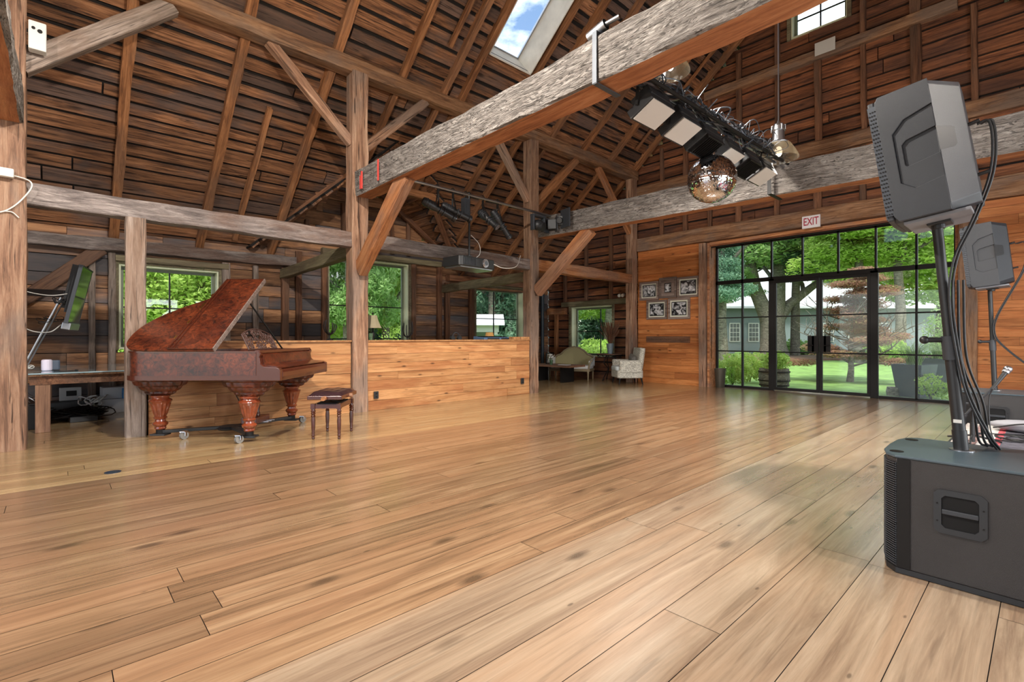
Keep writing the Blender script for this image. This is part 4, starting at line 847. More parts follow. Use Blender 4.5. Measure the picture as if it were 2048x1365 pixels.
    for d in (-.08, 0, .08): q.box((c[0]-.15, c[1]+d, .135), (.12, .022, .01))
    q.build('pedal', M['chrome'], r, bevel=.003)
    q = MB()
    for d in (-.12, .12): q.tube([(c[0]+.06, c[1]+d*.6, .2), (c[0]+.3, c[1]+d, .73)], .006)
    q.build('lyre_braces', M['steel'], r)
    # raised lid, hinged along the bass side; the front flap is folded back over it
    al = math.radians(37); H0 = ZT+.006
    def LP_(s, b, t): return (s, -(b*math.cos(al)-t*math.sin(al)), H0+b*math.sin(al)+t*math.cos(al))
    S0 = .70; lid = [(S0, -.015)]+[(a+.01, b-(.015 if b < .01 else 0)) for a, b in out if a > S0+.02]
    lid = [(S0, -.015)]+[(a*1.006, b*1.02-.012) for a, b in outline[1:-1] if a > S0+.01]+[(S0, W_*1.02)]
    q = MB(); q.prism(lid, LP_, 0, .022); q.build('lid', M['burl'], r, bevel=.003)
    F1 = S0+.50; q = MB(); q.prism([(S0, -.01), (F1, -.01), (F1, W_+.02), (S0, W_+.02)], LP_, .028, .048); q.build('front_flap', M['burl'], r, bevel=.004)
    q = MB(); q.prism([(S0-.012, -.01), (S0, -.01), (S0, W_+.02), (S0-.012, W_+.02)], LP_, -.002, .05); q.build('flap_edge', M['pframe'], r)
    q = MB()
    for s_ in (F1-.03, F1-.07): q.prism([(s_, 0), (s_+.016, 0), (s_+.016, W_), (s_, W_)], LP_, .048, .056)
    q.build('flap_moulding', M['ptw'], r)
    q = MB(); br = plain('brass', rgb(196, 160, 90), .3, 1)
    for b in (.2, .5, .8, 1.1): q.prism([(F1, b), (F1+.035, b), (F1+.035, b+.05 if b != .8 else b+.13), (F1, b+.05 if b != .8 else b+.13)], LP_, .022, .032)
    q.build('hinges', br, r)
    q = MB(); q.tube([P(.52, 1.36, ZT-.03), LP_(S0+.03, 1.02, -.004)], .011, n=8); q.build('prop_stick', M['steel'], r, smooth=60)
    # open fretwork music desk
    R = random.Random(6); q = MB(); s0, b0, w, h = .50, .36, .74, .25
    for k in range(120):
        u, v = R.uniform(0, 1), R.uniform(0, 1); top = h*(.72+.28*math.sin(PI*u)); a0 = R.uniform(0, 2*PI); rr = R.uniform(.02, .045); pts = []
        for j in range(9):
            a = a0+j*.62; g = rr*(1-.08*j); uu = min(max(b0+u*w+g*math.cos(a), b0), b0+w); vv = min(max(v*top+g*math.sin(a), .0), top); pts.append(P(s0+.12*vv/h, uu, ZT+.012+vv))
        q.tube(pts, .0055, n=5)
    ed = [P(s0+.12*((h*(.72+.28*math.sin(PI*t/16)))/h), b0+w*t/16, ZT+.012+h*(.72+.28*math.sin(PI*t/16))) for t in range(17)]; q.tube(ed, .008, n=6); q.tube([P(s0, b0, ZT+.012), ed[0]], .008); q.tube([P(s0, b0+w, ZT+.012), ed[-1]], .008); q.tube([P(s0, b0, ZT+.012), P(s0, b0+w, ZT+.012)], .009)
    q.build('music_desk', plain('dark fretwork', rgb(74, 50, 44), .5), r, smooth=60)
    # dolly
    dk = MB(); hub = (.85, -.62, .085)
    for s, b in legs: c = P(s, b, .085); dk.bar(hub, c, .07, .035); dk.box((c[0], c[1], .055), (.17, .12, .02))
    dk.lathe([(.14, .06), (.16, .08), (.12, .10)], (hub[0], hub[1], 0), n=20); dl = dk.build('dolly_frame', M['blk'], r, bevel=.004)
    for s, b, n in ((.46, .06, 0), (1.22, .30, 1), (.28, 1.40, 2)):
        c = P(s, b, 0); q = MB(); q.cyl((c[0]-.015, c[1]+.01, .045), (c[0]+.015, c[1]-.01, .045), .045, n=22); q.build('caster_wheel', plain('grey rubber', rgb(120, 118, 114), .6) if n == 0 else bpy.data.materials['grey rubber'], dl, smooth=40)
        q = MB(); q.bb(c[0]-.03, c[0]+.03, c[1]-.035, c[1]+.035, .085, .095); q.bb(c[0]-.03, c[0]-.022, c[1]-.02, c[1]+.02, .04, .09); q.bb(c[0]+.022, c[0]+.03, c[1]-.02, c[1]+.02, .04, .09); q.build('caster_fork', M['chrome'], dl)
    return r
piano()
def bench():
    r = thing('piano_bench', 'adjustable piano bench with dark tufted leather seat and turned legs', 'bench', (-5.90, 2.46, 0), math.radians(229)); LX, LY = .15, .24
    for sx in (-1, 1):
        for sy in (-1, 1):
            q = MB(); q.lathe([(.012, 0), (.018, .012), (.014, .03), (.02, .045), (.016, .06), (.02, .075), (.017, .09), (.021, .12), (.024, .22), (.02, .26), (.026, .27), (.018, .285), (.026, .30), (.02, .315), (.028, .325), (.022, .34), (.022, .36)], (sx*LX, sy*LY, 0), n=16); q.bb(sx*LX-.024, sx*LX+.024, sy*LY-.024, sy*LY+.024, .355, .415); q.build('leg', M['ptw'], r, smooth=35)
    q = MB()
    for sx in (-1, 1): q.bb(sx*LX-.012, sx*LX+.012, -LY, LY, .36, .41)
    for sy in (-1, 1): q.bb(-LX, LX, sy*LY-.012, sy*LY+.012, .36, .41)
    q.build('apron', M['ptw'], r); q = MB(); q.bb(-.12, .12, -.2, .2, .405, .42)
    for s in (-1, 1): q.bar((-.11, s*.1, .42), (.11, s*.1, .47), .02, .01); q.bar((-.11, s*.12, .47), (.11, s*.12, .42), .02, .01)
    q.build('lift_mechanism', M['steel'], r); q = MB(); q.box((0, 0, .49), (.40, .60, .045)); q.build('seat_frame', M['ptw'], r, bevel=.006)
    q = MB(); nx, ny = 12, 18; vs = []
    for i in range(nx+1):
        for j in range(ny+1):
            x, y = i/nx*2-1, j/ny*2-1; e = (1-x**6)*(1-y**6); tf = .008*math.cos(PI*x*2)*math.cos(PI*y*3); vs.append((x*.19, y*.29, .51+.05*e**.5+tf*e))
    q.add(vs, [(i*(ny+1)+j, (i+1)*(ny+1)+j, (i+1)*(ny+1)+j+1, i*(ny+1)+j+1) for i in range(nx) for j in range(ny)]); q.bb(-.19, .19, -.29, .29, .505, .512); q.build('seat_cushion', M['leather'], r, smooth=60)
    for s in (-1, 1): q = MB(); q.cyl((s*0, s*.30, .485), (0, s*.345, .485), .026, n=18); q.build('knob', M['brace'], r, smooth=40)
    q = MB(); q.cyl((-.2, 0, .485), (-.235, 0, .485), .024, n=18); q.build('knob', M['brace'], r, smooth=40)
bench()
# ================================================================ desk at the left and its clutter
dk = thing('work_desk', 'long glass-topped wooden desk beside the near post', 'desk', (-9.45, .35, 0)); q = MB(); q.bb(-1.1, 1.05, -.78, .98, .735, .75); q.build('glass_top', plain('pale blue glass top', rgb(150, 176, 184), .08, coat=.5), dk)
q = MB(); q.bb(-1.08, 1.03, -.76, .96, .71, .735); q.build('table_top', M['beam'], dk, bevel=.004); q = MB(); q.bb(.90, .97, -.62, .9, .60, .71); q.build('apron', M['stud'], dk); q = MB(); q.bb(-1.0, -.94, -.62, .9, .60, .71); q.build('apron', M['stud'], dk)
for x in (.9, -.97):
    for y in (-.5, .82): q = MB(); q.bb(x-.06, x+.06, y-.07, y+.07, 0, .60); q.build('leg', M['upright'], dk, bevel=.006)
sp = thing('smart_speaker', 'small white rounded speaker on the glass desk', 'speaker', (-8.95, -.12, .75)); q = MB(); q.box((0, 0, .075), (.12, .11, .15), None, .03); q.build('shell', plain('lilac white plastic', rgb(214, 206, 222), .4), sp, bevel=.02); q = MB(); q.box((-.12, .07, .07), (.13, .12, .13), None, .02); q.build('grey_shell', plain('blue grey plastic', rgb(86, 98, 116), .5), sp, bevel=.012)
def loops(name, c, n, rad, r, mat, label, seed, flat=.5, kind='stuff'):
    R = random.Random(seed); mb = MB()
    for k in range(n):
        a0 = R.uniform(0, 6.28); cx, cy, cz = (R.uniform(-1, 1)*rad*.6 for _ in range(3)); rr = rad*R.uniform(.4, 1); t = R.uniform(-.6, .6)
        mb.tube([(c[0]+cx+rr*math.cos(a0+j*.5), c[1]+cy+rr*math.sin(a0+j*.5), c[2]+abs(cz)*flat+flat*rr*(.5+.5*math.sin(a0*2+j*.7+t))) for j in range(14)], r, n=5)
    return tag(mb.build(name, mat, smooth=60), label, 'cable', kind=kind)
loops('cable_coil', (-8.98, -.33, .76), 9, .07, .006, M['white'], 'bundle of white cables on the near end of the desk', 4, .8, None)
cbl = MB(); cbl.tube(bez([(-8.7, -.05, .757), (-8.6, .05, .757), (-8.68, .18, .757), (-8.85, .16, .757)], 8), .005); tag(cbl.build('cable', M['blk'], smooth=60), 'thin dark cable lying on the desk top', 'cable')
# swivelled television on a wall arm
tv = thing('television', 'flat television seen nearly edge-on, turned on its wall arm', 'television', (-8.92, .20, 1.76), 0)
nrm = Vector((.17, .985, 0)).normalized(); rt = Matrix((Vector((nrm.y, -nrm.x, 0)), nrm, Vector((0, 0, 1)))).transposed(); tl = rt @ Matrix.Rotation(.0, 3, 'Y') @ Matrix.Rotation(-.0, 3, 'X')
rt = Matrix.Rotation(-.20, 3, Vector((nrm.y, -nrm.x, 0))) @ rt
q = MB(); q.box((0, 0, 0), (.72, .035, .76), rt); q.build('panel', plain('dark glossy screen', rgb(40, 36, 38), .08), tv, bevel=.004)
q = MB(); W2, H2 = .36, .38
for a, b, c_, d_ in ((0, H2, .74, .018), (0, -H2, .74, .018)): q.box(rt@Vector((a, 0, b)), (c_, .05, d_), rt)
for a in (-W2, W2): q.box(rt@Vector((a, 0, 0)), (.016, .04, .78), rt)
q.build('bezel', M['grille'], tv); q = MB(); q.box(rt@Vector((0, 0, -.43)), (.6, .09, .09), rt); q.build('soundbar', M['alu'], tv, bevel=.008)
q = MB(); q.box(rt@Vector((0, -.05, 0)), (.36, .06, .5), rt); q.box(rt@Vector((0, -.1, .1)), (.1, .08, .6), rt); q.build('back_housing', M['blk'], tv)
arm = thing('swivel_bracket', 'black articulated wall arm holding the television', 'bracket', (XW, -.55, 1.80)); q = MB(); q.bar((0, 0, 0), (.9, .1, .06), .06, .14); q.bar((.9, .1, .04), (1.72, .62, -.02), .05, .10); q.bb(-.02, .05, -.1, .1, -.2, .25); q.build('arm', M['blk'], arm, bevel=.008)
q = MB(); q.bb(.2, .7, -.04, .1, -.22, -.06); q.build('junction_box', M['blkgrey'], arm, bevel=.006)
pb = MB(); pb.tube([(-9.02, -.36, .76), (-8.85, .02, 1.72)], .014); pb.tube([(-9.0, -.33, .76), (-8.82, .04, 1.66)], .009); tag(pb.build('cable_pole', M['alu'], smooth=60), 'slanting pale pole with cables rising from desk to television', 'pole')
loops('cable_coil', (-8.86, .0, 1.62), 5, .09, .007, M['blk'], 'black cable coil hanging behind the television', 6, 1.2, None)
loops('cable_coil', (-8.95, -.10, 1.36), 4, .10, .004, M['steel'], 'thin brown cable loops below the television', 7, .8, None)
w_ = MB(); w_.tube(bez([(-8.2, -.62, 1.95), (-8.5, -.35, 1.78), (-8.8, -.1, 1.74), (-8.9, .1, 1.78)], 10), .006); w_.tube(bez([(-8.3, -.5, 1.55), (-8.6, -.3, 1.3), (-8.8, -.1, 1.26), (-8.88, .02, 1.36)], 10), .006)
tag(w_.build('white_cable', M['white'], smooth=60), 'two drooping white cables between the near post and the television', 'cable')
# under the desk
q = MB(); q.box((-9.2, -.42, .16), (.7, .5, .32)); q.box((-9.2, -.42, .325), (.72, .52, .02)); tag(q.build('equipment_case', M['blk'], bevel=.01), 'black equipment case on the floor under the near end of the desk', 'case')
rt_ = thing('router', 'small pale router with a dark display under the desk', 'router', (-10.2, .13, .22)); q = MB(); q.bb(-.04, .04, -.13, .13, 0, .2); q.build('case', plain('grey plastic', rgb(150, 150, 148), .5), rt_, bevel=.008); q = MB(); q.bb(.04, .045, -.05, .07, .07, .15); q.build('display', M['steel'], rt_)
q = MB(); q.bb(-10.4, -10.0, -.1, .4, 0, .215); tag(q.build('amplifier', M['blk'], bevel=.006), 'black amplifier under the desk carrying the small router', 'amplifier')
for nm, c, d, mat, lab in (('carton', (-10.1, .66, .11), (.3, .46, .22), plain('white card', rgb(176, 176, 178), .7), 'lower white carton under the desk beside the grey post'), ('carton', (-10.15, .70, .31), (.26, .42, .18), bpy.data.materials['white card'], 'upper white carton under the desk with a blue pack on it'),
        ('blue_pack', (-9.95, .86, .30), (.1, .24, .16), plain('blue bag', rgb(40, 120, 180), .5), 'bright blue pack on the cartons under the desk'), ('power_supply', (-9.3, .25, .04), (.2, .3, .08), M['blk'], 'flat black box on the floor under the desk')):
    q = MB(); q.box(c, d, Matrix.Rotation(.1, 3, 'Z')); tag(q.build(nm, mat, bevel=.006), lab, 'box')
loops('cable_tangle', (-9.6, .2, .02), 30, .3, .008, M['steel'], 'dark tangle of cables on the floor under the desk', 14, .35)
loops('cable_tangle', (-9.95, .38, .12), 9, .14, .009, M['white'], 'white cable loops among the dark tangle under the desk', 15, .9)
hc = MB()
for k in range(4): hc.tube(bez([(-8.75-.05*k, -.42, .74), (-8.8, -.40+.03*k, .5), (-8.75, -.33+.06*k, .36)], 8), .006)
tag(hc.build('hanging_cables', M['alu'], smooth=60), 'pale cables hanging from the near end of the desk', 'cable')
# near-post fittings
q = MB(); q.box((XP+.22, -.62, 2.90), (.07, .55, .09), Matrix.Rotation(-.02, 3, 'X')); tag(q.build('strip_light', M['white'], bevel=.01), 'white strip light fixed to the near left post', 'lamp')
w_ = MB(); w_.tube(bez([(XP+.24, -.9, 3.0), (XP+.2, -.45, 2.90), (XP+.2, -.22, 2.84), (XP+.19, -.28, 2.66), (XP+.19, -.42, 2.50), (XP+.19, -.6, 2.46)], 8), .008); w_.tube(bez([(XP+.19, -.42, 2.50), (XP+.19, -.36, 2.50), (XP+.19, -.31, 2.45)], 6), .006)
tag(w_.build('white_cable', M['white'], smooth=60), 'white wire curling down the near left post under the strip light', 'cable')
wb = thing('wall_speaker', 'small white box mounted high beside the near left post', 'speaker', (XP+.18, -.17, 4.40)); q = MB(); q.box((0, 0, 0), (.12, .14, .30)); q.build('case', M['white'], wb, bevel=.01); q = MB(); q.cyl((.06, .02, .05), (.07, .02, .05), .02, n=12); q.cyl((.06, -.03, .07), (.07, -.03, .07), .015, n=12); q.build('sockets', M['steel'], wb)
q = MB(); q.cyl((0, 0, 0), (0, 0, .004), .06, n=32); tag(q.build('floor_socket', plain('blue-black cover', rgb(26, 36, 52), .3), loc=(-5.6, .35, 0)), 'round dark socket cover set in the floor left of the middle', 'floor socket')
# ================================================================ bar counter and things on it
ct = thing('bar_counter', 'wooden counter behind the long low pine wall', 'counter', (XP-.42, 5.5, 0)); q = MB(); q.bb(-.32, .33, -1.75, 1.75, 1.06, 1.10); q.build('worktop', M['barpine'], ct, bevel=.004); q = MB(); q.bb(-.28, .28, -1.7, 1.7, 0, 1.06); q.build('cabinet', M['aisledark'], ct)
CZ = 1.102
lm_ = thing('table_lamp', 'table lamp with flared beige shade beside the piano post', 'lamp', (-7.95, 4.02, CZ)); q = MB(); q.lathe([(.07, 0), (.075, .015), (.03, .03), (.015, .06), (.028, .10), (.035, .14), (.016, .18), (.012, .24), (.01, .33)], n=24); q.build('base', M['steel'], lm_, smooth=50)
q = MB(); q.lathe([(.155, .25), (.12, .32), (.09, .40), (.072, .47), (.068, .47), (.086, .40), (.116, .32), (.151, .25)], n=8, cap=False); q.build('lamp_shade', plain('beige shade', rgb(150, 140, 112), .8), lm_); q = MB(); q.cyl((0, 0, .33), (0, 0, .49), .006, n=8); q.sphere((0, 0, .505), .018); q.build('finial', M['steel'], lm_)
l2 = thing('table_lamp', 'small lamp with pleated amber shade behind the blue keyboard', 'lamp', (-8.05, 6.75, CZ)); q = MB(); q.lathe([(.05, 0), (.05, .02), (.015, .03), (.015, .08)], n=20); q.build('base', M['steel'], l2, smooth=50); q = MB(); q.lathe([(.10, .06), (.075, .19), (.072, .19), (.097, .06)], n=48, cap=False, flute=lambda a, z: 1+.03*math.cos(24*a)); q.build('lamp_shade', plain('amber pleated shade', rgb(176, 132, 74), .8), l2)
def candel(x, y, h, label, seed):
    R = random.Random(seed); r = thing('branching_candlestick', label, 'ornament', (x, y, CZ)); q = MB(); q.lathe([(.05, 0), (.05, .012), (.012, .03)], n=16); q.tube([(0, 0, 0), (0, 0, .12)], .012)
    for k in range(6):
        a = k*1.05+R.random()*.4; rr = R.uniform(.05, .13); q.tube(bez([(0, 0, .08), (rr*.6*math.cos(a), rr*.6*math.sin(a), .12), (rr*math.cos(a), rr*math.sin(a), .2), (rr*.85*math.cos(a), rr*.85*math.sin(a), h*R.uniform(.75, 1))], 6), [.009]*18+[.003], n=6)
    q.build('branches', M['steel'], r, smooth=60); return r
candel(-7.9, 3.02+.0, .33, 'black branching candlestick left of the piano post, against the window', 3).location = (-7.47, 3.06, 1.146)
candel(-7.95, 4.70, .40, 'black branching candlestick right of the table lamp', 5)
hd = thing('headphones', 'dark headphones and controls lying on the bar counter', 'headphones', (-7.75, 5.65, CZ+.03)); q = MB(); q.cyl((-.03, -.08, .04), (.03, -.08, .04), .045, n=18); q.cyl((-.03, .08, .04), (.03, .08, .04), .045, n=18); q.build('ear_cups', M['blk'], hd, smooth=40); q = MB(); q.tube([(0, .085*math.cos(a/10*PI), .05+.10*math.sin(a/10*PI)) for a in range(11)], .01); q.build('headband', M['blkgrey'], hd, smooth=60)
kb = thing('keyboard_mixer', 'blue-grey mixer console on stands at the far end of the low wall', 'mixer', (-7.72, 6.55, CZ)); q = MB(); q.box((0, 0, .05), (.35, .72, .09), Matrix.Rotation(.06, 3, 'Y')); q.build('body', plain('steel blue', rgb(70, 96, 128), .45), kb, bevel=.01); q = MB()
for k in range(14): q.box((.02, -.32+k*.048, .10), (.2, .012, .012), Matrix.Rotation(.06, 3, 'Y'))
q.build('faders', M['steel'], kb); q = MB(); q.box((.18, -.12, .055), (.012, .3, .04)); q.box((.18, .2, .055), (.012, .22, .04)); q.build('display', M['blk'], kb)
q = MB(); q.bb(XP-.05, XP+.11, 6.85, 7.30, 1.146, 1.20); tag(q.build('wooden_block', M['barpine'], bevel=.004), 'pine block on top of the low wall against the stage-light post', 'block')
for nm, y, s, lab in (('drinking_glass', 3.74, .035, 'clear drinking glass on the low wall beside the piano post'),):
    q = MB(); q.lathe([(s*.8, 0), (s, .11), (s*.93, .11), (s*.74, .008)], n=20); tag(q.build(nm, plain('green glass', rgb(170, 205, 170), .05, trans=.9), loc=(XP+.03, y, 1.146), smooth=40), lab, 'glass')
# ================================================================ sitting corner
def settee():
    r = thing('carved_settee', 'antique settee with camel back, pale upholstery and gilt wooden frame', 'sofa', (-9.1, 10.65, 0), math.radians(24)); fab = plain('ivory upholstery', rgb(206, 204, 200), .8, bump=.3, bscale=300); bk = plain('olive upholstery', rgb(158, 148, 108), .85); wd = plain('weathered gilt wood', rgb(140, 124, 96), .5)
    L, D = .58, .30
    q = MB(); q.box((0, -.02, .36), (1.16, .58, .10), None, .05); q.build('seat_cushion', fab, r, bevel=.03)
    q = MB(); q.box((0, -.02, .28), (1.20, .60, .07), None, .05); q.build('seat_rail', wd, r, bevel=.01)
    top = [(-.60, .36), (-.60, .58), (-.52, .66), (-.40, .70), (-.30, .80), (-.15, .88), (0, .91), (.15, .88), (.30, .80), (.40, .70), (.52, .66), (.60, .58), (.60, .36)]
    q = MB(); q.prism([(a*.94, b-.015) for a, b in top], lambda u, v, w: (u, w, v), .24, .31); q.build('back', bk, r, bevel=.01)
    q = MB(); q.tube([(a, .275+.0, b) for a, b in top[1:-1]], .024, n=8); q.build('back_frame', wd, r, smooth=60)
    for s in (-1, 1):
        q = MB(); q.prism([(-.26, .38), (.28, .38), (.28, .62), (.1, .60), (-.12, .55), (-.26, .54)], lambda u, v, w: (w, u, v), s*.56, s*.60); q.build('arm_panel', fab, r, bevel=.01)
        q = MB(); q.tube(bez([(s*.60, .28, .66), (s*.62, .1, .62), (s*.64, -.14, .57), (s*.65, -.27, .55), (s*.60, -.30, .46), (s*.57, -.29, .32)], 5), .022, n=8); q.build('arm', wd, r, smooth=60)
    for x in (-.55, 0, .55): q = MB(); q.lathe([(.012, 0), (.016, .02), (.024, .2), (.03, .22), (.022, .25)], (x, -.28, 0), n=12); q.build('leg', wd, r, smooth=50)
    for x in (-.55, .55): q = MB(); q.lathe([(.012, 0), (.018, .02), (.026, .25)], (x, .25, 0), n=12); q.build('leg', wd, r, smooth=50)
settee()
def armchair():
    r = thing('armchair', 'patterned cream armchair with loose seat cushion and dark legs', 'armchair', (-7.28, 10.72, 0), math.radians(-38)); m, N, L, b = newmat('cream patterned fabric'); t = N.new('ShaderNodeTexCoord'); n = N.new('ShaderNodeTexNoise'); n.inputs['Scale'].default_value = 26; n.inputs['Distortion'].default_value = 2.5; n.inputs['Detail'].default_value = 2; L.new(t.outputs['Object'], n.inputs['Vector']); rp_ = N.new('ShaderNodeValToRGB'); e = rp_.color_ramp.elements; e[0].position = .44; e[0].color = rgb(148, 144, 134); e[1].position = .54; e[1].color = rgb(212, 208, 194); L.new(n.outputs['Fac'], rp_.inputs[0]); L.new(rp_.outputs[0], b.inputs['Base Color']); b.inputs['Roughness'].default_value = .9
    q = MB(); q.box((0, -.02, .26), (.66, .66, .20), None, .05); q.build('seat_base', m, r, bevel=.03)
    q = MB(); q.box((0, -.08, .40), (.50, .60, .12), None, .06); q.build('seat_cushion', plain('pale blue-grey linen', rgb(190, 196, 196), .85), r, bevel=.04)
    q = MB(); q.box((0, .27, .62), (.62, .14, .60), Matrix.Rotation(-.14, 3, 'X'), .05); q.build('backrest', m, r, bevel=.05)
    for s in (-1, 1): q = MB(); q.box((s*.30, -.02, .43), (.12, .58, .26), None, .04); q.cyl((s*.30, -.31, .55), (s*.30, .2, .55), .065, n=16); q.build('armrest', m, r, bevel=.02)
    for x in (-.27, .27):
        for y in (-.28, .26): q = MB(); q.tube([(x, y, .18), (x*1.02, y*1.05, .1), (x*1.12, y*1.12, 0)], [.028, .022, .014], n=8); q.build('leg', M['steel'], r, smooth=60)
    pr_ = thing('throw_pillow', 'grey patterned pillow leaning on the back of the armchair', 'pillow', (-7.20, 10.80, .47), math.radians(-38)); q = MB(); vs = []; n_ = 10
    for k in (0, 1):
        for i in range(n_+1):
            for j in range(n_+1):
                x, y = i/n_*2-1, j/n_*2-1; pz = .075*(1-x**4)**.7*(1-y**4)**.7*(1 if k else -1); vs.append(Matrix.Rotation(.25, 3, 'Y')@Vector((x*.19, pz, y*.15+.13)))
    o_ = (n_+1)**2; q.add(vs, [(k*o_+i*(n_+1)+j, k*o_+(i+1)*(n_+1)+j, k*o_+(i+1)*(n_+1)+j+1, k*o_+i*(n_+1)+j+1) for k in (0, 1) for i in range(n_) for j in range(n_)]); q.build('pillow_cover', plain('grey tweed', rgb(112, 108, 102), .9, var=.4, vscale=60), pr_, smooth=60)
armchair()
cf = thing('coffee_table', 'low dark coffee table with plank top partly behind the post', 'table', (-8.95, 9.85, 0), .12); q = MB(); q.box((0, 0, .43), (1.35, .75, .05)); q.build('table_top', M['stud'], cf, bevel=.006)
for x in (-.5, .35): q = MB(); q.box((x, 0, .2), (.10, .5, .4)); q.build('leg', M['steel'], cf)
it = thing('iron_side_table', 'round side table with scrolled iron base holding the flower vase', 'table', (-8.05, 11.0, 0)); q = MB(); q.cyl((0, 0, .72), (0, 0, .74), .34, n=36); q.build('table_top', M['stud'], it); q = MB()
for k in range(12): a = k*PI/6; q.tube([(.33*math.cos(a), .33*math.sin(a), .71), (.32*math.cos(a+.2), .32*math.sin(a+.2), .66), (.33*math.cos(a+.42), .33*math.sin(a+.42), .70), (.32*math.cos(a+.25), .32*math.sin(a+.25), .67)], .007)
q.tube([(.33*math.cos(a*PI/12), .33*math.sin(a*PI/12), .64) for a in range(25)], .008)
for a in (0.4, 2.5, 4.6): c, s = math.cos(a), math.sin(a); q.tube(bez([(.1*c, .1*s, .70), (.22*c, .22*s, .5), (.06*c, .06*s, .34), (.2*c, .2*s, .14), (.28*c, .28*s, .02), (.2*c, .2*s, .06)], 7), .012)
q.build('scrolled_base', M['steel'], it, smooth=60)
vs_ = thing('vase_of_grasses', 'grey metal vase of dried copper grasses on the iron side table', 'vase', (-8.02, 10.98, .74)); q = MB(); q.lathe([(.06, 0), (.065, .02), (.10, .27), (.105, .28), (.095, .28), (.06, .03)], n=24); q.build('vase', plain('galvanised metal', rgb(140, 156, 164), .4, .5), vs_, smooth=40)
q = MB(); R = random.Random(21)
for k in range(120): a, s, h = R.uniform(0, 6.28), R.uniform(.03, .30), R.uniform(.38, .66); q.rv = R.random(); q.tube([(0, 0, .2), (s*.4*math.cos(a), s*.4*math.sin(a), .2+h*.5), (s*math.cos(a), s*math.sin(a), .2+h)], [.003, .004, .007], n=4)
q.build('dried_grasses', plain('dried copper stems', rgb(112, 78, 58), .8, var=.3), vs_)
fv = thing('flower_vase', 'small glass vase of white flowers on the coffee table', 'vase', (-9.0, 9.7, .456)); q = MB(); q.lathe([(.04, 0), (.05, .12), (.046, .12), (.036, .01)], n=18); q.build('vase', bpy.data.materials['green glass'], fv, smooth=40); q = MB(); R = random.Random(2)
for k in range(9): a, s = R.uniform(0, 6.28), R.uniform(.02, .09); q.tube([(0, 0, .02), (s*math.cos(a), s*math.sin(a), .2)], .003)
q.build('stems', M['leaf2'], fv); q = MB()
for k in range(9): a, s = k*.7, R.uniform(.02, .1); q.sphere((s*math.cos(a), s*math.sin(a), R.uniform(.18, .27)), .026, 8, 6)
q.build('flowers', M['white'], fv, smooth=80)
tr_ = MB(); tr_.box((-8.62, 9.8, .462), (.28, .2, .012), Matrix.Rotation(.2, 3, 'Z')); tag(tr_.build('magazine', M['white']), 'pale magazine lying on the coffee table', 'magazine')
dp2 = thing('small_picture', 'small dark framed picture standing behind the flower vase', 'picture', (-9.75, 10.0, .46), .4); q = MB(); q.box((0, 0, .15), (.03, .3, .3)); q.build('frame', M['steel'], dp2); q = MB(); q.box((.018, 0, .15), (.004, .24, .24)); q.build('picture_sheet', photomat(9), dp2); dp2.location = (-9.35, 9.95, .456)
bu = thing('metal_bucket', 'tall dark metal bucket standing in the left corner of the doorway', 'bucket', (-5.24, 11.50, 0)); q = MB(); q.lathe([(.095, 0), (.10, .01), (.128, .43), (.132, .45), (.12, .45), (.092, .02)], n=28); q.build('body', plain('pewter', rgb(84, 80, 70), .4, .5), bu, smooth=40)
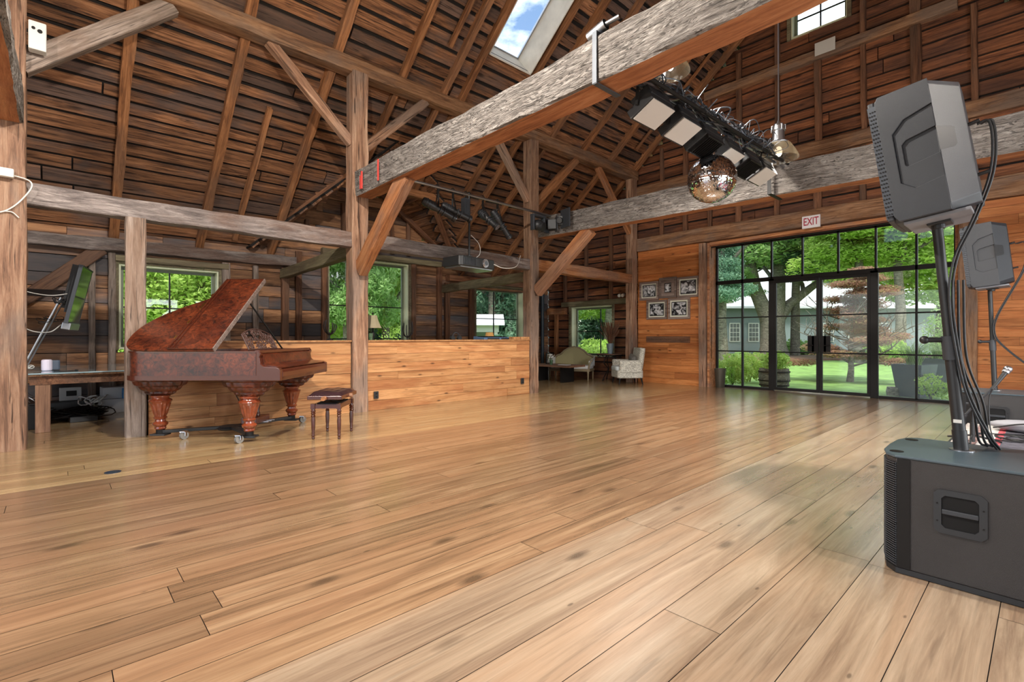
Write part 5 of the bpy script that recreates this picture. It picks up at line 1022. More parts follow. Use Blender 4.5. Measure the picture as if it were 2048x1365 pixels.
# ================================================================ sound system on the right
def pa_speaker(loc, yaw, tilt, label):
    """front faces local -x; z up; origin at the pole socket"""
    r = thing('loudspeaker', label, 'loudspeaker', loc, yaw); r.rotation_euler = (0, tilt, yaw)
    H, D, Wd = .70, .36, .42; F0, B0 = -.17, .20
    def ring(x, w, z0, z1, c): return [(x, -w+c, z0), (x, w-c, z0), (x, w, z0+c), (x, w, z1-c), (x, w-c, z1), (x, -w+c, z1), (x, -w, z1-c), (x, -w, z0+c)]
    q = MB(); core = .022
    xs = [(F0+.03, Wd/2-core, 0, H, .02), (.09, Wd/2-core, 0, H, .02), (.09, Wd/2, 0, H, .03), (B0, Wd/2-.10, .03, H-.03, .04)]
    vs = sum([ring(*a) for a in xs], []); fs = [(k*8+j, k*8+(j+1) % 8, (k+1)*8+(j+1) % 8, (k+1)*8+j) for k in range(3) for j in range(8)]+[tuple(range(7, -1, -1)), tuple(range(24, 32))]; q.add(vs, fs); q.build('cabinet', M['blkgrey'], r, bevel=.004)
    C1 = [(.091, .565), (-.03, .53), (-.085, .47), (-.085, .20), (-.03, .155), (.091, .18)]      # outer stepped recess
    C2 = [(.091, .445), (-.035, .42), (-.055, .40), (-.055, .29), (-.045, .28), (.091, .305)]    # hand grip recess
    for s in (-1, 1):
        y2, y1, y0 = s*Wd/2, s*(Wd/2-core*.45), s*(Wd/2-core)
        g = MB(); g.prism([(F0+.05, 0), (.091, 0)]+C1[::-1]+[(.091, H), (F0+.05, H), (F0+.032, H-.03), (F0+.032, .03)], lambda u, v, w: (u, w, v), y0, y2); g.build('side_shell', M['blkgrey'], r, bevel=.0025)
        g = MB(); g.prism([(C1[5][0], C1[5][1])]+[C1[4], C1[3], C1[2], C1[1], C1[0]]+C2, lambda u, v, w: (u, w, v), y0, y1); g.build('side_inset', M['blkgrey'], r, bevel=.0025)
        g = MB(); yy = lambda x: s*(Wd/2-.10*(x-.09)/.11+.001); g.add([(.091, yy(.091), .44), (.145, yy(.145), .43), (.155, yy(.155), .42), (.155, yy(.155), .335), (.145, yy(.145), .32), (.091, yy(.091), .31)], [(0, 1, 2, 3, 4, 5)]); g.build('grip_slot_shade', M['blk'], r)  # flat dark sheet painting the shade inside the grip, no hollow behind
    g = MB(); g.prism([(-Wd/2+.01, .012), (-.07, 0), (Wd/2-.01, .012), (Wd/2-.01, H-.012), (-Wd/2+.01, H-.012)], lambda u, v, w: (w, u, v), F0, F0+.032); g.build('front_bezel', M['blkgrey'], r, bevel=.008)
    g = MB(); nz_ = 30
    for s in (-1, 1): g.bb(F0-.002, F0+.034, s*(Wd/2-.006)-.004, s*(Wd/2-.006)+.004, .04, H-.04)
    g.bb(F0-.006, F0, -Wd/2+.03, Wd/2-.03, .03, H-.03); gr = g.build('grille', M['grille'], r)
    g = MB()
    for i in range(28):
        for j in range(3): g.cyl((F0+.003+j*.011+(i % 2)*.005, -Wd/2-.001, .05+i*.0215), (F0+.003+j*.011+(i % 2)*.005, -Wd/2+.003, .05+i*.0215), .0042, n=6)
    g.build('grille_holes', M['steel'], gr)
    c = MB(); c.bb(.02-.05, .07, -.06, .06, -.03, .005); c.cyl((.01, 0, -.05), (.01, 0, 0), .03, n=18); c.build('pole_cup', M['blk'], r, bevel=.004)
    c = MB(); c.bb(F0+.06, .16, -.17, .17, -.018, 0); c.build('base_plate', plain('grey bottom', rgb(120, 122, 128), .5) if 'grey bottom' not in bpy.data.materials else bpy.data.materials['grey bottom'], r, bevel=.004)
    for yq, zq in ((-.05, .44), (-.02, .45), (-.05, .17)): c = MB(); c.cyl((B0-.005, yq, zq), (B0+.045, yq, zq+.005), .009, n=10); c.build('plug', M['chrome'] if yq == -.02 else M['blk'], r, smooth=50)
    return r
def subwoofer(loc, sx, sy, h, label):
    r = thing('subwoofer', label, 'subwoofer', loc); c = .055
    q = MB(); pts = [(c, 0), (sx, 0), (sx, sy), (c, sy), (0, sy-c*2), (0, c*2)]; pts = [(.05, .0), (sx, 0), (sx, sy), (.05, sy), (0, sy-.10), (0, .10)] if False else [(.06, 0), (sx, 0), (sx, sy), (.06, sy), (.0, sy-.14), (0, .14)]
    arc = [(.075, 0), (sx, 0), (sx, sy), (.075, sy), (.03, sy-.05), (.006, sy-.14), (0, sy/2), (.006, .14), (.03, .05)]
    q.prism(arc, lambda u, v, w: (u, v, w), .03, h-.012); q.build('cabinet', M['subpaint'], r, bevel=.005)
    t = MB(); t.prism([(a-.006 if a < .5 else a, b+(.004 if b > sy/2 else -.004)) for a, b in arc], lambda u, v, w: (u, v, w), h-.014, h); t.build('top_panel', plain('blue black top', rgb(64, 78, 86), .38) if 'blue black top' not in bpy.data.materials else bpy.data.materials['blue black top'], r, bevel=.004)
    b = MB(); b.prism([(a-.004 if a < .5 else a, b_) for a, b_ in arc], lambda u, v, w: (u, v, w), .004, .03); b.build('plinth', M['blk'], r)
    g = MB(); n = 46
    for k in range(n):
        z = .045+k*(h-.075)/n
        for p, p2 in zip(arc[4:9], arc[5:]+[arc[0]]): g.bar((p[0]-.004, p[1], z), (p2[0]-.004, p2[1], z), .008, .0055)
        g.bar((arc[8][0]-.004, arc[8][1], z), (arc[0][0], -.003, z), .006, .0055)
    g.build('grille', M['grille'], r)
    s = MB(); s.bb(.078, .13, -.004, .002, .035, h-.018); s.build('side_strip', M['steel'], r)
    hd_ = MB(); cx, cz, w, hh = sx*.0+.315, h*.60, .095, .105
    oc = [(-w, -hh+.02), (-w+.02, -hh), (w-.02, -hh), (w, -hh+.02), (w, hh-.02), (w-.02, hh), (-w+.02, hh), (-w, hh-.02)]; ic = [(a*.70, b_*.74) for a, b_ in oc]; n8 = 8
    vs = [(cx+a, -.006, cz+b_) for a, b_ in oc]+[(cx+a, -.006, cz+b_) for a, b_ in ic]+[(cx+a, .0, cz+b_) for a, b_ in oc]+[(cx+a*.98, .001, cz+b_*.98) for a, b_ in ic]
    hd_.add(vs, [(i, (i+1) % 8, 8+(i+1) % 8, 8+i) for i in range(8)]+[(i, 16+i, 16+(i+1) % 8, (i+1) % 8) for i in range(8)]+[(8+i, 8+(i+1) % 8, 24+(i+1) % 8, 24+i) for i in range(8)]); ho = hd_.build('side_handle', M['blk'], r)
    k = MB(); k.prism([(cx+a, cz+b_) for a, b_ in ic], lambda u, v, w_: (u, w_, v), -.0015, -.0005); k.build('recess', plain('handle shade black', rgb(4, 4, 5), .9) if 'handle shade black' not in bpy.data.materials else bpy.data.materials['handle shade black'], ho)  # flat black sheet painting the shade of the handle hollow
    k = MB(); k.bb(cx-w*.68, cx+w*.68, -.010, -.002, cz-.012, cz+.012); k.build('grip_bar', M['blkgrey'], ho, bevel=.004)
    k = MB()
    for a in (-1, 1):
        for b_ in (-.45, .35): k.cyl((cx+a*w*.86, -.009, cz+b_*hh), (cx+a*w*.86, -.005, cz+b_*hh), .004, n=8)
    k.build('screws', M['steel'], ho)
    f = MB()
    for a, b_ in ((.06, .10), (.06, sy-.1), (sx-.14, .08), (sx-.14, sy-.1)): f.cyl((a, b_, h-.001), (a, b_, h+.002), .03, n=20)
    f.build('stacking_dimples', M['steel'], r)
    pc = MB(); pc.cyl((sx*.36, sy*.62, h), (sx*.36, sy*.62, h+.004), .052, n=28); pc.build('pole_plate', M['alu'], r); return r
subwoofer((-.595, 3.13, 0), .80, .62, .60, 'big black subwoofer cabinet in the right foreground with a recessed side handle')
subwoofer((-.68, 7.30, 0), .80, .66, .60, 'second subwoofer cabinet behind the rug, carrying the farther speaker pole')
def pole(x, y, z0, x1, y1, z1, r, label, big):
    t = thing('speaker_pole', label, 'speaker pole', (x, y, z0)); d = Vector((x1-x, y1-y, z1-z0)); q = MB(); m_ = d*.44
    q.cyl((0, 0, 0), m_, r, n=24); q.build('lower_tube', M['blk'], t, smooth=40); q = MB(); q.cyl(m_*.98, d, r*.84, n=24); q.build('upper_tube', M['blk'], t, smooth=40)
    q = MB(); q.cyl(m_*.9, m_*1.14, r*1.25, n=24); q.build('collar', M['blkgrey'], t, smooth=40); q = MB(); c = m_*1.1; q.cyl(c, c+Vector((-.09, -.03, .0)), .014, n=12); q.sphere(c+Vector((-.10, -.03, 0)), .022); q.build('clamp_knob', M['blk'], t, smooth=60)
    if big: q = MB(); q.cyl((0, 0, 0), d.normalized()*.1, r*1.12, n=24); q.build('foot_sleeve', M['blk'], t, smooth=40); q = MB(); q.box(d.normalized()*.15+Vector((0, -r*1.0, 0)), (r*1.2, .002, .018)); q.build('sticker', M['white'], t)
    return t
pole(-.31, 3.52, .604, -.405, 3.50, 1.80, .028, 'thick black speaker pole standing on the foreground subwoofer', True)
pa_speaker((-.415, 3.50, 1.83), 0, -.14, 'large tilted black loudspeaker at the upper right on the near pole')
pole(-.40, 7.72, .604, -.44, 7.72, 1.72, .024, 'slimmer speaker pole rising from the second subwoofer', False)
pa_speaker((-.44, 7.72, 1.76), 0, -.10, 'smaller-looking loudspeaker farther back in front of the pine wall')
def cab(name, pts, r, label, n=2, off=.012):
    q = MB()
    for k in range(n): q.tube(bez([Vector(p)+Vector((off*k, off*.6*k, 0)) for p in pts], 10), r, n=7)
    return tag(q.build(name, M['blk'], smooth=60), label, 'cable')
cab('speaker_cable', [(-.245, 3.46, 2.29), (-.20, 3.46, 2.29), (-.188, 3.47, 2.15), (-.205, 3.48, 2.0), (-.265, 3.47, 1.80), (-.335, 3.46, 1.60), (-.35, 3.46, 1.35), (-.30, 3.5, .95), (-.22, 3.55, .7), (-.18, 3.62, .61)], .006, 'pair of black cables looping from the near loudspeaker down its pole', 2)
cab('speaker_cable', [(-.34, 3.48, 1.5), (-.33, 3.5, 1.1), (-.27, 3.56, .85), (-.25, 3.62, .65), (-.22, 3.68, .61)], .006, 'black cables hanging beside the near pole', 3, .02)
cab('speaker_cable', [(-.24, 7.70, 2.22), (-.17, 7.70, 2.22), (-.165, 7.70, 2.05), (-.20, 7.71, 1.88), (-.38, 7.68, 1.45), (-.41, 7.68, 1.25), (-.34, 7.68, 1.1), (-.1, 7.65, .85), (.2, 7.65, .62)], .006, 'cables looping from the farther loudspeaker to its subwoofer', 2)
# low stage with rug
sg_ = thing('low_stage', 'low black stage platform at the right carrying the rug', 'stage', (0, 0, 0)); q = MB(); q.bb(-.60, 3.4, 4.35, 7.15, 0, .27); q.build('deck', M['blk'], sg_)
def rugm():
    m, N, L, b = newmat('striped kilim'); t = N.new('ShaderNodeTexCoord'); s = N.new('ShaderNodeSeparateXYZ'); L.new(t.outputs['Object'], s.inputs[0]); r = N.new('ShaderNodeValToRGB'); r.color_ramp.interpolation = 'CONSTANT'
    md = N.new('ShaderNodeMath'); md.operation = 'FRACT'; mu_ = N.new('ShaderNodeMath'); mu_.operation = 'MULTIPLY'; mu_.inputs[1].default_value = 1.25; L.new(s.outputs[0], mu_.inputs[0]); L.new(mu_.outputs[0], md.inputs[0]); L.new(md.outputs[0], r.inputs[0]); e = r.color_ramp.elements; e[0].color = rgb(196, 70, 92); e[1].position = .10; e[1].color = rgb(176, 160, 156)
    for p, c in ((.2, rgb(90, 84, 96)), (.26, rgb(206, 196, 188)), (.40, rgb(150, 120, 116)), (.48, rgb(224, 220, 214)), (.60, rgb(214, 92, 100)), (.66, rgb(96, 94, 104)), (.86, rgb(190, 182, 178)), (.92, rgb(70, 66, 78))): x = e.new(p); x.color = c
    n = N.new('ShaderNodeTexNoise'); n.inputs['Scale'].default_value = 1; mp_ = N.new('ShaderNodeMapping'); mp_.inputs['Scale'].default_value = (14, 60, 1); L.new(t.outputs['Object'], mp_.inputs[0]); L.new(mp_.outputs[0], n.inputs['Vector']); n.inputs['Detail'].default_value = 3
    r2 = N.new('ShaderNodeMapRange'); r2.inputs[1].default_value = .45; r2.inputs[2].default_value = .55; r2.inputs[3].default_value = .35; r2.inputs[4].default_value = 1.1; L.new(n.outputs['Fac'], r2.inputs[0]); x = N.new('ShaderNodeMix'); x.data_type = 'RGBA'; x.blend_type = 'MULTIPLY'; x.inputs[0].default_value = .9; L.new(r.outputs[0], x.inputs[6]); L.new(r2.outputs[0], x.inputs[7]); L.new(x.outputs[2], b.inputs['Base Color']); b.inputs['Roughness'].default_value = .95; return m
q = MB(); q.bb(-.575, 2.3, 4.45, 7.1, .271, .284); tag(q.build('striped_rug', rugm()), 'red, white and grey striped woven rug on the low stage', 'rug')
gb = thing('cable_bag', 'grey soft bag lying on the rug in front of the second subwoofer', 'bag', (-.10, 6.75, .285), -.15); q = MB(); q.sphere((0, 0, .06), .30, 20, 10, (1, .33, .2)); q.build('bag_body', plain('grey nylon', rgb(150, 150, 156), .6), gb, smooth=60); q = MB(); q.tube(bez([(-.25, -.08, .03), (0, -.13, .1), (.22, -.08, .04)], 8), .008); q.build('strap', M['blk'], gb, smooth=60)
sb_ = thing('stage_box', 'black stage box with plugged cables on the rug at the right edge', 'stage box', (.24, 6.35, .285)); q = MB(); q.bb(-.14, .2, -.12, .12, 0, .09); q.build('box', M['blk'], sb_, bevel=.006); q = MB()
for k in range(6): q = MB(); q.cyl((-.11+k*.055, -.12, .05), (-.11+k*.055, -.15, .05), .012, n=10); q.build('plug', M['chrome'], sb_, smooth=40)
mc = thing('microphone_stand', 'black boom microphone stand beside the near speaker pole', 'microphone stand', (-.443, 5.86, .285)); q = MB(); q.cyl((0, 0, 0), (0, 0, .17), .018, n=14); q.cyl((0, 0, .15), (0, 0, .33), .011, n=12); q.build('upright', M['blk'], mc, smooth=40)
q = MB()
for a in (.5, 2.6, 4.7): q.tube([(0, 0, .06), (.2*math.cos(a), .2*math.sin(a), .008)], .009)
q.build('tripod_base', M['blk'], mc, smooth=60); bm0, bm1 = Vector((-.095, -.06, .16)), Vector((.154, .03, .525)); q = MB(); q.cyl(bm0, bm1, .010, n=12); q.cyl(bm0, bm0.lerp(bm1, .22), .018, n=14); q.build('boom_arm', M['blk'], mc, smooth=40); q = MB(); q.sphere((0, 0, .33), .026); q.cyl((-.04, 0, .33), (.04, 0, .33), .012); q.build('boom_clamp', M['blkgrey'], mc, smooth=60)
mi = thing('microphone', 'handheld microphone with silver grille clipped to the boom', 'microphone', tuple(Vector((-.443, 5.86, .285))+bm1)); q = MB(); d = Vector((.075, .05, .14)).normalized(); q.cyl(-d*.07, d*.11, .011, .019, n=18); q.build('handle', M['blk'], mi, smooth=40); q = MB(); q.sphere(d*.135, .030); q.build('grille_ball', M['alu'], mi, smooth=80); q = MB(); q.cyl(d*.102, d*.118, .027, n=20); q.build('grille_ring', M['alu'], mi, smooth=40)
m0 = Vector((-.443, 5.86, .285))+bm1; cab('microphone_cable', [m0-d*.06, m0+Vector((-.05, -.02, -.15)), m0+Vector((-.04, -.05, -.4)), m0+Vector((.02, -.12, -.54)), m0+Vector((.12, -.1, -.545))], .005, 'microphone cable hanging down onto the rug', 1)
loops('cable_tangle', (-.15, 6.2, .29), 5, .28, .005, M['blk'], 'black cables trailing over the rug', 33, .02)
# ================================================================ outdoors
def ground(name, x0, x1, y0, y1, z, mat, label, cat='ground'):
    mb = MB(); n = 24; vs = []; R = random.Random(3)
    for i in range(n+1):
        for j in range(n+1): vs.append((x0+(x1-x0)*i/n, y0+(y1-y0)*j/n, z+(R.uniform(-.03, .03) if 0 < i < n and 0 < j < n else 0)))
    mb.add(vs, [(i*(n+1)+j, (i+1)*(n+1)+j, (i+1)*(n+1)+j+1, i*(n+1)+j+1) for i in range(n) for j in range(n)])
    return tag(mb.build(name, mat, smooth=60), label, cat)
ground('lawn', -45, 60, 12.0, 90, -.14, M['lawn'], 'mown green lawn beyond the glazed doors')['kind'] = 'structure'
ground('lawn', -90, -11.2, -30, 90, -.16, M['lawn'], 'grass outside the windows of the left wall')['kind'] = 'structure'
ground('ground', 4.5, 60, -40, 12, -.2, plain('gravel', rgb(150, 146, 136), .9), 'gravel yard on the unseen side')['kind'] = 'structure'
ground('ground', -45, 4.5, -40, -5.2, -.2, plain('gravel near', rgb(150, 146, 136), .9), 'gravel yard behind the viewpoint')['kind'] = 'structure'
def leaf_mesh(name, ells, n, size, mat, seed, flat=.0, shell=.5):
    """n leaf blades scattered in the outer part of ellipsoids (cx,cy,cz,rx,ry,rz)"""
    rg = np.random.default_rng(seed); wts = np.array([e[3]*e[4]*e[5] for e in ells])**.67; wts /= wts.sum()
    k = rg.choice(len(ells), n, p=wts); E = np.array(ells)[k]
    d = rg.normal(size=(n, 3)); d /= np.linalg.norm(d, axis=1)[:, None]; r = shell+(1-shell)*rg.random(n)**.6
    # clump the blades
    cl = rg.integers(0, max(8, n//40), n); cd = rg.normal(size=(cl.max()+1, 3)); cd /= np.linalg.norm(cd, axis=1)[:, None]; d = .22*d+cd[cl]*(.9); d /= np.linalg.norm(d, axis=1)[:, None]; r = r*.25+.75*(shell+(1-shell)*rg.random(cl.max()+1)[cl])
    p = E[:, :3]+d*r[:, None]*E[:, 3:6]
    u = rg.normal(size=(n, 3)); u[:, 2] *= (1-flat); u /= np.linalg.norm(u, axis=1)[:, None]
    v = np.cross(u, rg.normal(size=(n, 3))); v /= np.linalg.norm(v, axis=1)[:, None]
    if flat: v[:, 2] *= (1-flat)
    s = size*(.6+.8*rg.random(n))[:, None]
    q = np.stack([p-u*s, p-v*s*.45, p+u*s, p+v*s*.45], 1).reshape(-1, 3)
    me = bpy.data.meshes.new(name); me.vertices.add(4*n); me.vertices.foreach_set('co', q.astype(np.float32).ravel())
    me.loops.add(4*n); me.loops.foreach_set('vertex_index', np.arange(4*n, dtype=np.int32)); me.polygons.add(n)
    me.polygons.foreach_set('loop_start', np.arange(0, 4*n, 4, dtype=np.int32)); me.polygons.foreach_set('loop_total', np.full(n, 4, dtype=np.int32))
    a = me.attributes.new('rnd', 'FLOAT', 'FACE'); cr = rg.random(cl.max()+1)[cl]; a.data.foreach_set('value', np.clip(.6*cr+.4*rg.random(n), 0, 1).astype(np.float32))
    me.materials.append(mat); me.update(calc_edges=True); return me
def branches(mb, p, d, L, r, depth, R):
    pts = [p]; dd = d.copy()
    for i in range(4):
        dd = (dd+Vector((R.uniform(-.25, .25), R.uniform(-.25, .25), R.uniform(-.1, .2)))).normalized(); pts.append(pts[-1]+dd*L/4)
    mb.tube(pts, [r, r*.88, r*.76, r*.66, r*.55], n=8)
    if depth:
        for k in range(3):
            a = R.uniform(0, 2*PI); nd = (dd*.75+Vector((math.cos(a), math.sin(a), R.uniform(-.1, .5)))*.8).normalized(); branches(mb, pts[R.choice((3, 4))], nd, L*.68, r*.5, depth-1, R)
CR = {}
def crown(key):
    if key in CR: return CR[key]
    R = random.Random(hash(key) % 100 if not isinstance(key, tuple) else key[1]); kind, sd = key
    if kind == 'spruce': ells = [(R.uniform(-.25, .25)*(1-z), R.uniform(-.25, .25)*(1-z), z*2-1, .55*(1.08-z), .55*(1.08-z), .16) for z in [i/14 for i in range(14)]]
    else: ells = [(R.uniform(-.6, .6), R.uniform(-.6, .6), R.uniform(-.55, .6), R.uniform(.35, .55), R.uniform(.35, .55), R.uniform(.2, .38)) for _ in range(14)]
    CR[key] = leaf_mesh('foliage', ells, 26000, .034 if kind != 'spruce' else .026, M[{'bright': 'leaf', 'mid': 'leaf2', 'spruce': 'leafd'}[kind]], sd, flat=.3, shell=.35); return CR[key]
tcount = [0]
def tree(kind, pos, w, z0, z1, label, trunk=.16, group='trees outside', sd=1):
    pos = Vector(pos); root = thing('spruce_tree' if kind == 'spruce' else 'leafy_tree', label, 'tree', (pos.x, pos.y, -.15)); tcount[0] += 1
    me = crown((kind, sd)); o = bpy.data.objects.new('foliage', me); C.objects.link(o); o.parent = root; o.location = (0, 0, (z0+z1)/2+.15); o.scale = (w, w, (z1-z0)/2); o.rotation_euler = (0, 0, tcount[0]*1.3)
    R = random.Random(tcount[0]); mb = MB(); zb = z0+(z1-z0)*.25
    mb.tube([(0, 0, 0), (R.uniform(-.1, .1), R.uniform(-.1, .1), zb*.5), (R.uniform(-.2, .2), R.uniform(-.2, .2), zb+.2)], [trunk, trunk*.85, trunk*.7], n=10)
    tp = Vector(mb.v[-5]); 
    for k in range(4): a = k*1.6+R.random(); branches(mb, Vector((0, 0, zb)), Vector((math.cos(a)*.6, math.sin(a)*.6, .8)).normalized(), (z1-z0)*.35, trunk*.5, 1, R)
    mb.build('trunk', M['bark'], root, smooth=60); return root
# grey clapboard house across the lawn
def house():
    root = thing('clapboard_house', 'long grey clapboard house with pale metal roof across the lawn', 'house', away(26, 39, -.15), YAW)
    wall = MB(); # local x = right as seen, y = away
    for i in range(24): wall.box((0, 0, .1+i*.17), (34, .05, .175), Matrix.Rotation(.08, 3, 'X'))
    wall.bb(-17, 17, .03, 5, 0, 4.0); wall.build('wall', plain('grey clapboard', rgb(128, 138, 142), .7), root)
    r = MB(); r.prism([(-.8, 3.55), (5, 7.2), (5, 7.35), (-.8, 3.72)], lambda u, v, w: (w, u, v), -17.5, 17.5); r.build('roof', plain('pale metal roof', rgb(196, 198, 204), .4, .0), root, bevel=.01)
    for i, x in enumerate((-8.4, -6.9, -1.0, 1.0, 3.4, 9.6, 12.2)):
        f = MB(); f.bb(x-.42, x+.42, -.10, -.04, .95, 2.45); f.build('window', M['white'], root)
        fo = root.children[-1]
        q = MB()
        for a in range(3):
            for b_ in range(4): q.bb(x-.36+a*.25, x-.36+a*.25+.21, -.115, -.1, 1.02+b_*.35, 1.02+b_*.35+.30)
        q.build('panes', plain('house pane', rgb(60, 72, 76), .1), fo)
    return root
house()
def house2(name, loc, rz, label, wcol, rcol, L, D, H, rise, porch=False):
    root = thing(name, label, 'house', loc, rz); w = MB()
    if not porch:
        for i in range(int(H/.16)): w.box((0, 0, .08+i*.16), (L, .05, .165), Matrix.Rotation(.08, 3, 'X'))
        w.bb(-L/2, L/2, .03, D, 0, H); w.build('wall', plain(name+' wall', wcol, .7), root)
        f = MB(); f.bb(L*.1-.5, L*.1+.5, -.1, -.03, 1.9, 3.0); fo = f.build('window', M['white'], root)
        q = MB()
        for a in range(3):
            for b_ in range(3): q.bb(L*.1-.43+a*.3, L*.1-.43+a*.3+.26, -.115, -.1, 1.96+b_*.34, 1.96+b_*.34+.29)
        q.build('panes', plain('pane', rgb(60, 72, 76), .1), fo)
    else:
        for x in (-L/2+.15, L/2-.15): w.bb(x-.09, x+.09, -.09, .09, 0, H)
        w.bb(-L/2, L/2, -.12, .12, H-.35, H); w.build('porch_posts', M['white'], root)
        b_ = MB(); b_.bb(-L/2+.2, L/2-.2, 2.2, D, 0, H); b_.build('wall', plain(name+' wall', wcol, .7), root)
    r = MB(); r.prism([(-.4, H), (D/2, H+rise), (D+.4, H), (D+.4, H+.1), (D/2, H+rise+.12), (-.4, H+.1)], lambda u, v, w_: (w_, u, v), -L/2-.3, L/2+.3); r.build('roof', plain(name+' roof', rcol, .5), root)
    return root
def UV(u, d, z=0.): return away((u-1024)/985*d, d, z)
house2('shingle_house', UV(640, 24, -.15), YAW+.3, 'grey clapboard building seen through the second window beside the lamp', rgb(150, 156, 158), rgb(120, 120, 124), 4.5, 6, 3.9, 1.2)
house2('porch_pavilion', UV(918, 26, -.15), YAW+.05, 'white-roofed porch pavilion seen through the third window', rgb(120, 132, 120), rgb(225, 226, 232), 4.2, 3.6, 1.95, .55, True)
house2('shed', UV(1262, 44, -.15), YAW, 'grey shed behind shrubs seen through the sitting-corner window', rgb(120, 134, 142), rgb(160, 164, 170), 5, 4, 2.6, 1.0)
T = [('bright', 205, 17, 2.6, .6, 6.5), ('mid', 325, 32, 6, -1, 8),  ('bright', 300, 20, 3.2, .2, 7.5), ('bright', 380, 18, 2.8, 0., 5.5), ('mid', 430, 26, 4.5, 0, 10), ('bright', 520, 22, 3, 0, 7),
     ('mid', 700, 19, 2.2, .8, 7.5), ('bright', 770, 23, 3.4, 0, 9), ('spruce', 745, 34, 5, -.5, 15), ('bright', 655, 32, 5, 3, 12), ('mid', 830, 28, 4, 0, 9),
     ('spruce', 965, 36, 5.5, -.5, 15), ('spruce', 1025, 31, 4.5, -1, 11), ('spruce', 1075, 38, 5, -1, 14), ('mid', 985, 30, 2.2, 3.5, 7),
     ('bright', 1150, 36, 4.5, 1.5, 9), ('mid', 1215, 27, 2.6, 1.8, 6.5), ('mid', 1300, 40, 5, 0, 13),
     ('mid', 1440, 50, 7, 2, 15), ('mid', 1530, 60, 9, 0, 20), ('bright', 1600, 48, 6, 5, 15), ('bright', 1690, 44, 6, 4.2, 13), ('mid', 1640, 66, 9, 0, 20), ('bright', 1760, 46, 6, 5, 15), ('mid', 1800, 62, 9, 0, 20), ('bright', 1800, 24, 4.2, 3.6, 9),
     ('bright', 1880, 30, 4.5, 3.6, 11), ('bright', 1960, 26, 4.5, 2.0, 9.5), ('mid', 1900, 58, 9, 0, 18), ('bright', 2030, 40, 6, 0, 13), ('bright', 1720, 25, 3.0, 4.5, 8.5), ('spruce', 1448, 24, 2.4, 3.2, 8.6), ('spruce', 1590, 30, 2.6, 5, 11)]
wnm = {'bright': 'lime-green leafy tree', 'mid': 'mid-green leafy tree', 'spruce': 'blue-green conifer'}
def wherefrom(u):
    return ('first window' if u < 600 else 'second window' if u < 900 else 'third window' if u < 1110 else 'sitting-corner window' if u < 1350 else 'glazed doors')
seen = {}
for i, (k, u, d, w, z0, z1) in enumerate(T):
    wh = wherefrom(u); key = (k, wh); seen[key] = seen.get(key, 0)+1
    tree(k, UV(u, d, 0), w, z0, z1, '%s, %s metres off outside the %s' % (wnm[k], {17: 'seventeen', 18: 'eighteen', 19: 'nineteen', 20: 'twenty', 22: 'twenty-two', 23: 'twenty-three', 24: 'twenty-four', 25: 'twenty-five', 26: 'twenty-six', 27: 'twenty-seven', 28: 'twenty-eight', 30: 'thirty', 31: 'thirty-one', 32: 'thirty-two', 34: 'thirty-four', 36: 'thirty-six', 38: 'thirty-eight', 40: 'forty', 44: 'forty-four', 46: 'forty-six', 48: 'forty-eight', 50: 'fifty', 58: 'fifty-eight', 60: 'sixty', 62: 'sixty-two', 66: 'sixty-six'}[d], wh), sd=1+i % 3, trunk=.1+.012*d/2)
def hedge(name, u0, u1, d, h, label, mat, n, seed):
    a, b = UV(u0, d, 0), UV(u1, d, 0); k = 16; E = [tuple(a.lerp(b, (i+.5)/k))[:2]+(h*.42+.3*math.sin(i*2.1), (b-a).length/k*.8, (b-a).length/k*.8, h*.6) for i in range(k)]
    o = bpy.data.objects.new(name, leaf_mesh(name, E, n, .19, M[mat], seed, shell=.3)); C.objects.link(o); return tag(o, label, 'hedge')
hedge('hedge', -100, 960, 40, 6.5, 'long wall of distant greenery beyond the left-hand windows', 'leaf2', 60000, 71)
hedge('hedge', 900, 1400, 44, 7, 'distant dark greenery beyond the sitting corner', 'leafd', 40000, 72)
hedge('hedge', 1330, 2400, 72, 16, 'distant woodland edge behind the grey house', 'leaf2', 60000, 73)
# old maple with the divided trunk in front of the house
def old_maple():
    root = thing('old_maple_tree', 'massive old maple with divided grey trunk in front of the house', 'tree', UV(1548, 30, -.15)); t = MB(); R = random.Random(8)
    ax = Vector((RX, RY, 0))
    def p(x, z, y=0): v = ax*x; return (v.x, v.y, z)
    t.tube([p(0, -.1), p(-.05, .8), p(-.1, 1.8), p(-.1, 2.6)], [.95, .72, .68, .7], n=16)
    t.tube([p(-.25, 2.2), p(-.7, 3.2), p(-1.2, 4.4), p(-1.6, 6.5), p(-2, 8)], [.5, .42, .38, .3, .2], n=12)
    t.tube([p(.05, 2.3), p(.2, 3.4), p(.25, 4.6), p(.5, 7)], [.5, .44, .4, .25], n=12)
    t.tube([p(.2, 2.3), p(.9, 3.3), p(1.8, 4.0), p(3.0, 4.9), p(4.5, 5.4)], [.36, .3, .25, .18, .1], n=10)
    for q in (p(-1.2, 4.4), p(.25, 4.6), p(1.8, 4.0), p(.5, 6)): branches(t, Vector(q), Vector((R.uniform(-1, 1), R.uniform(-1, 1), .7)).normalized(), 3, .14, 2, R)
    t.build('trunk', M['bark'], root, smooth=60)
    o = bpy.data.objects.new('foliage', crown(('mid', 2))); C.objects.link(o); o.parent = root; o.location = (0, 0, 8.2); o.scale = (5.2, 5.2, 3.6)
    o = bpy.data.objects.new('low_foliage', crown(('mid', 3))); C.objects.link(o); o.parent = root; o.location = (ax.x*-2.6, ax.y*-2.6, 4.6); o.scale = (1.9, 1.9, 1.2)
old_maple()
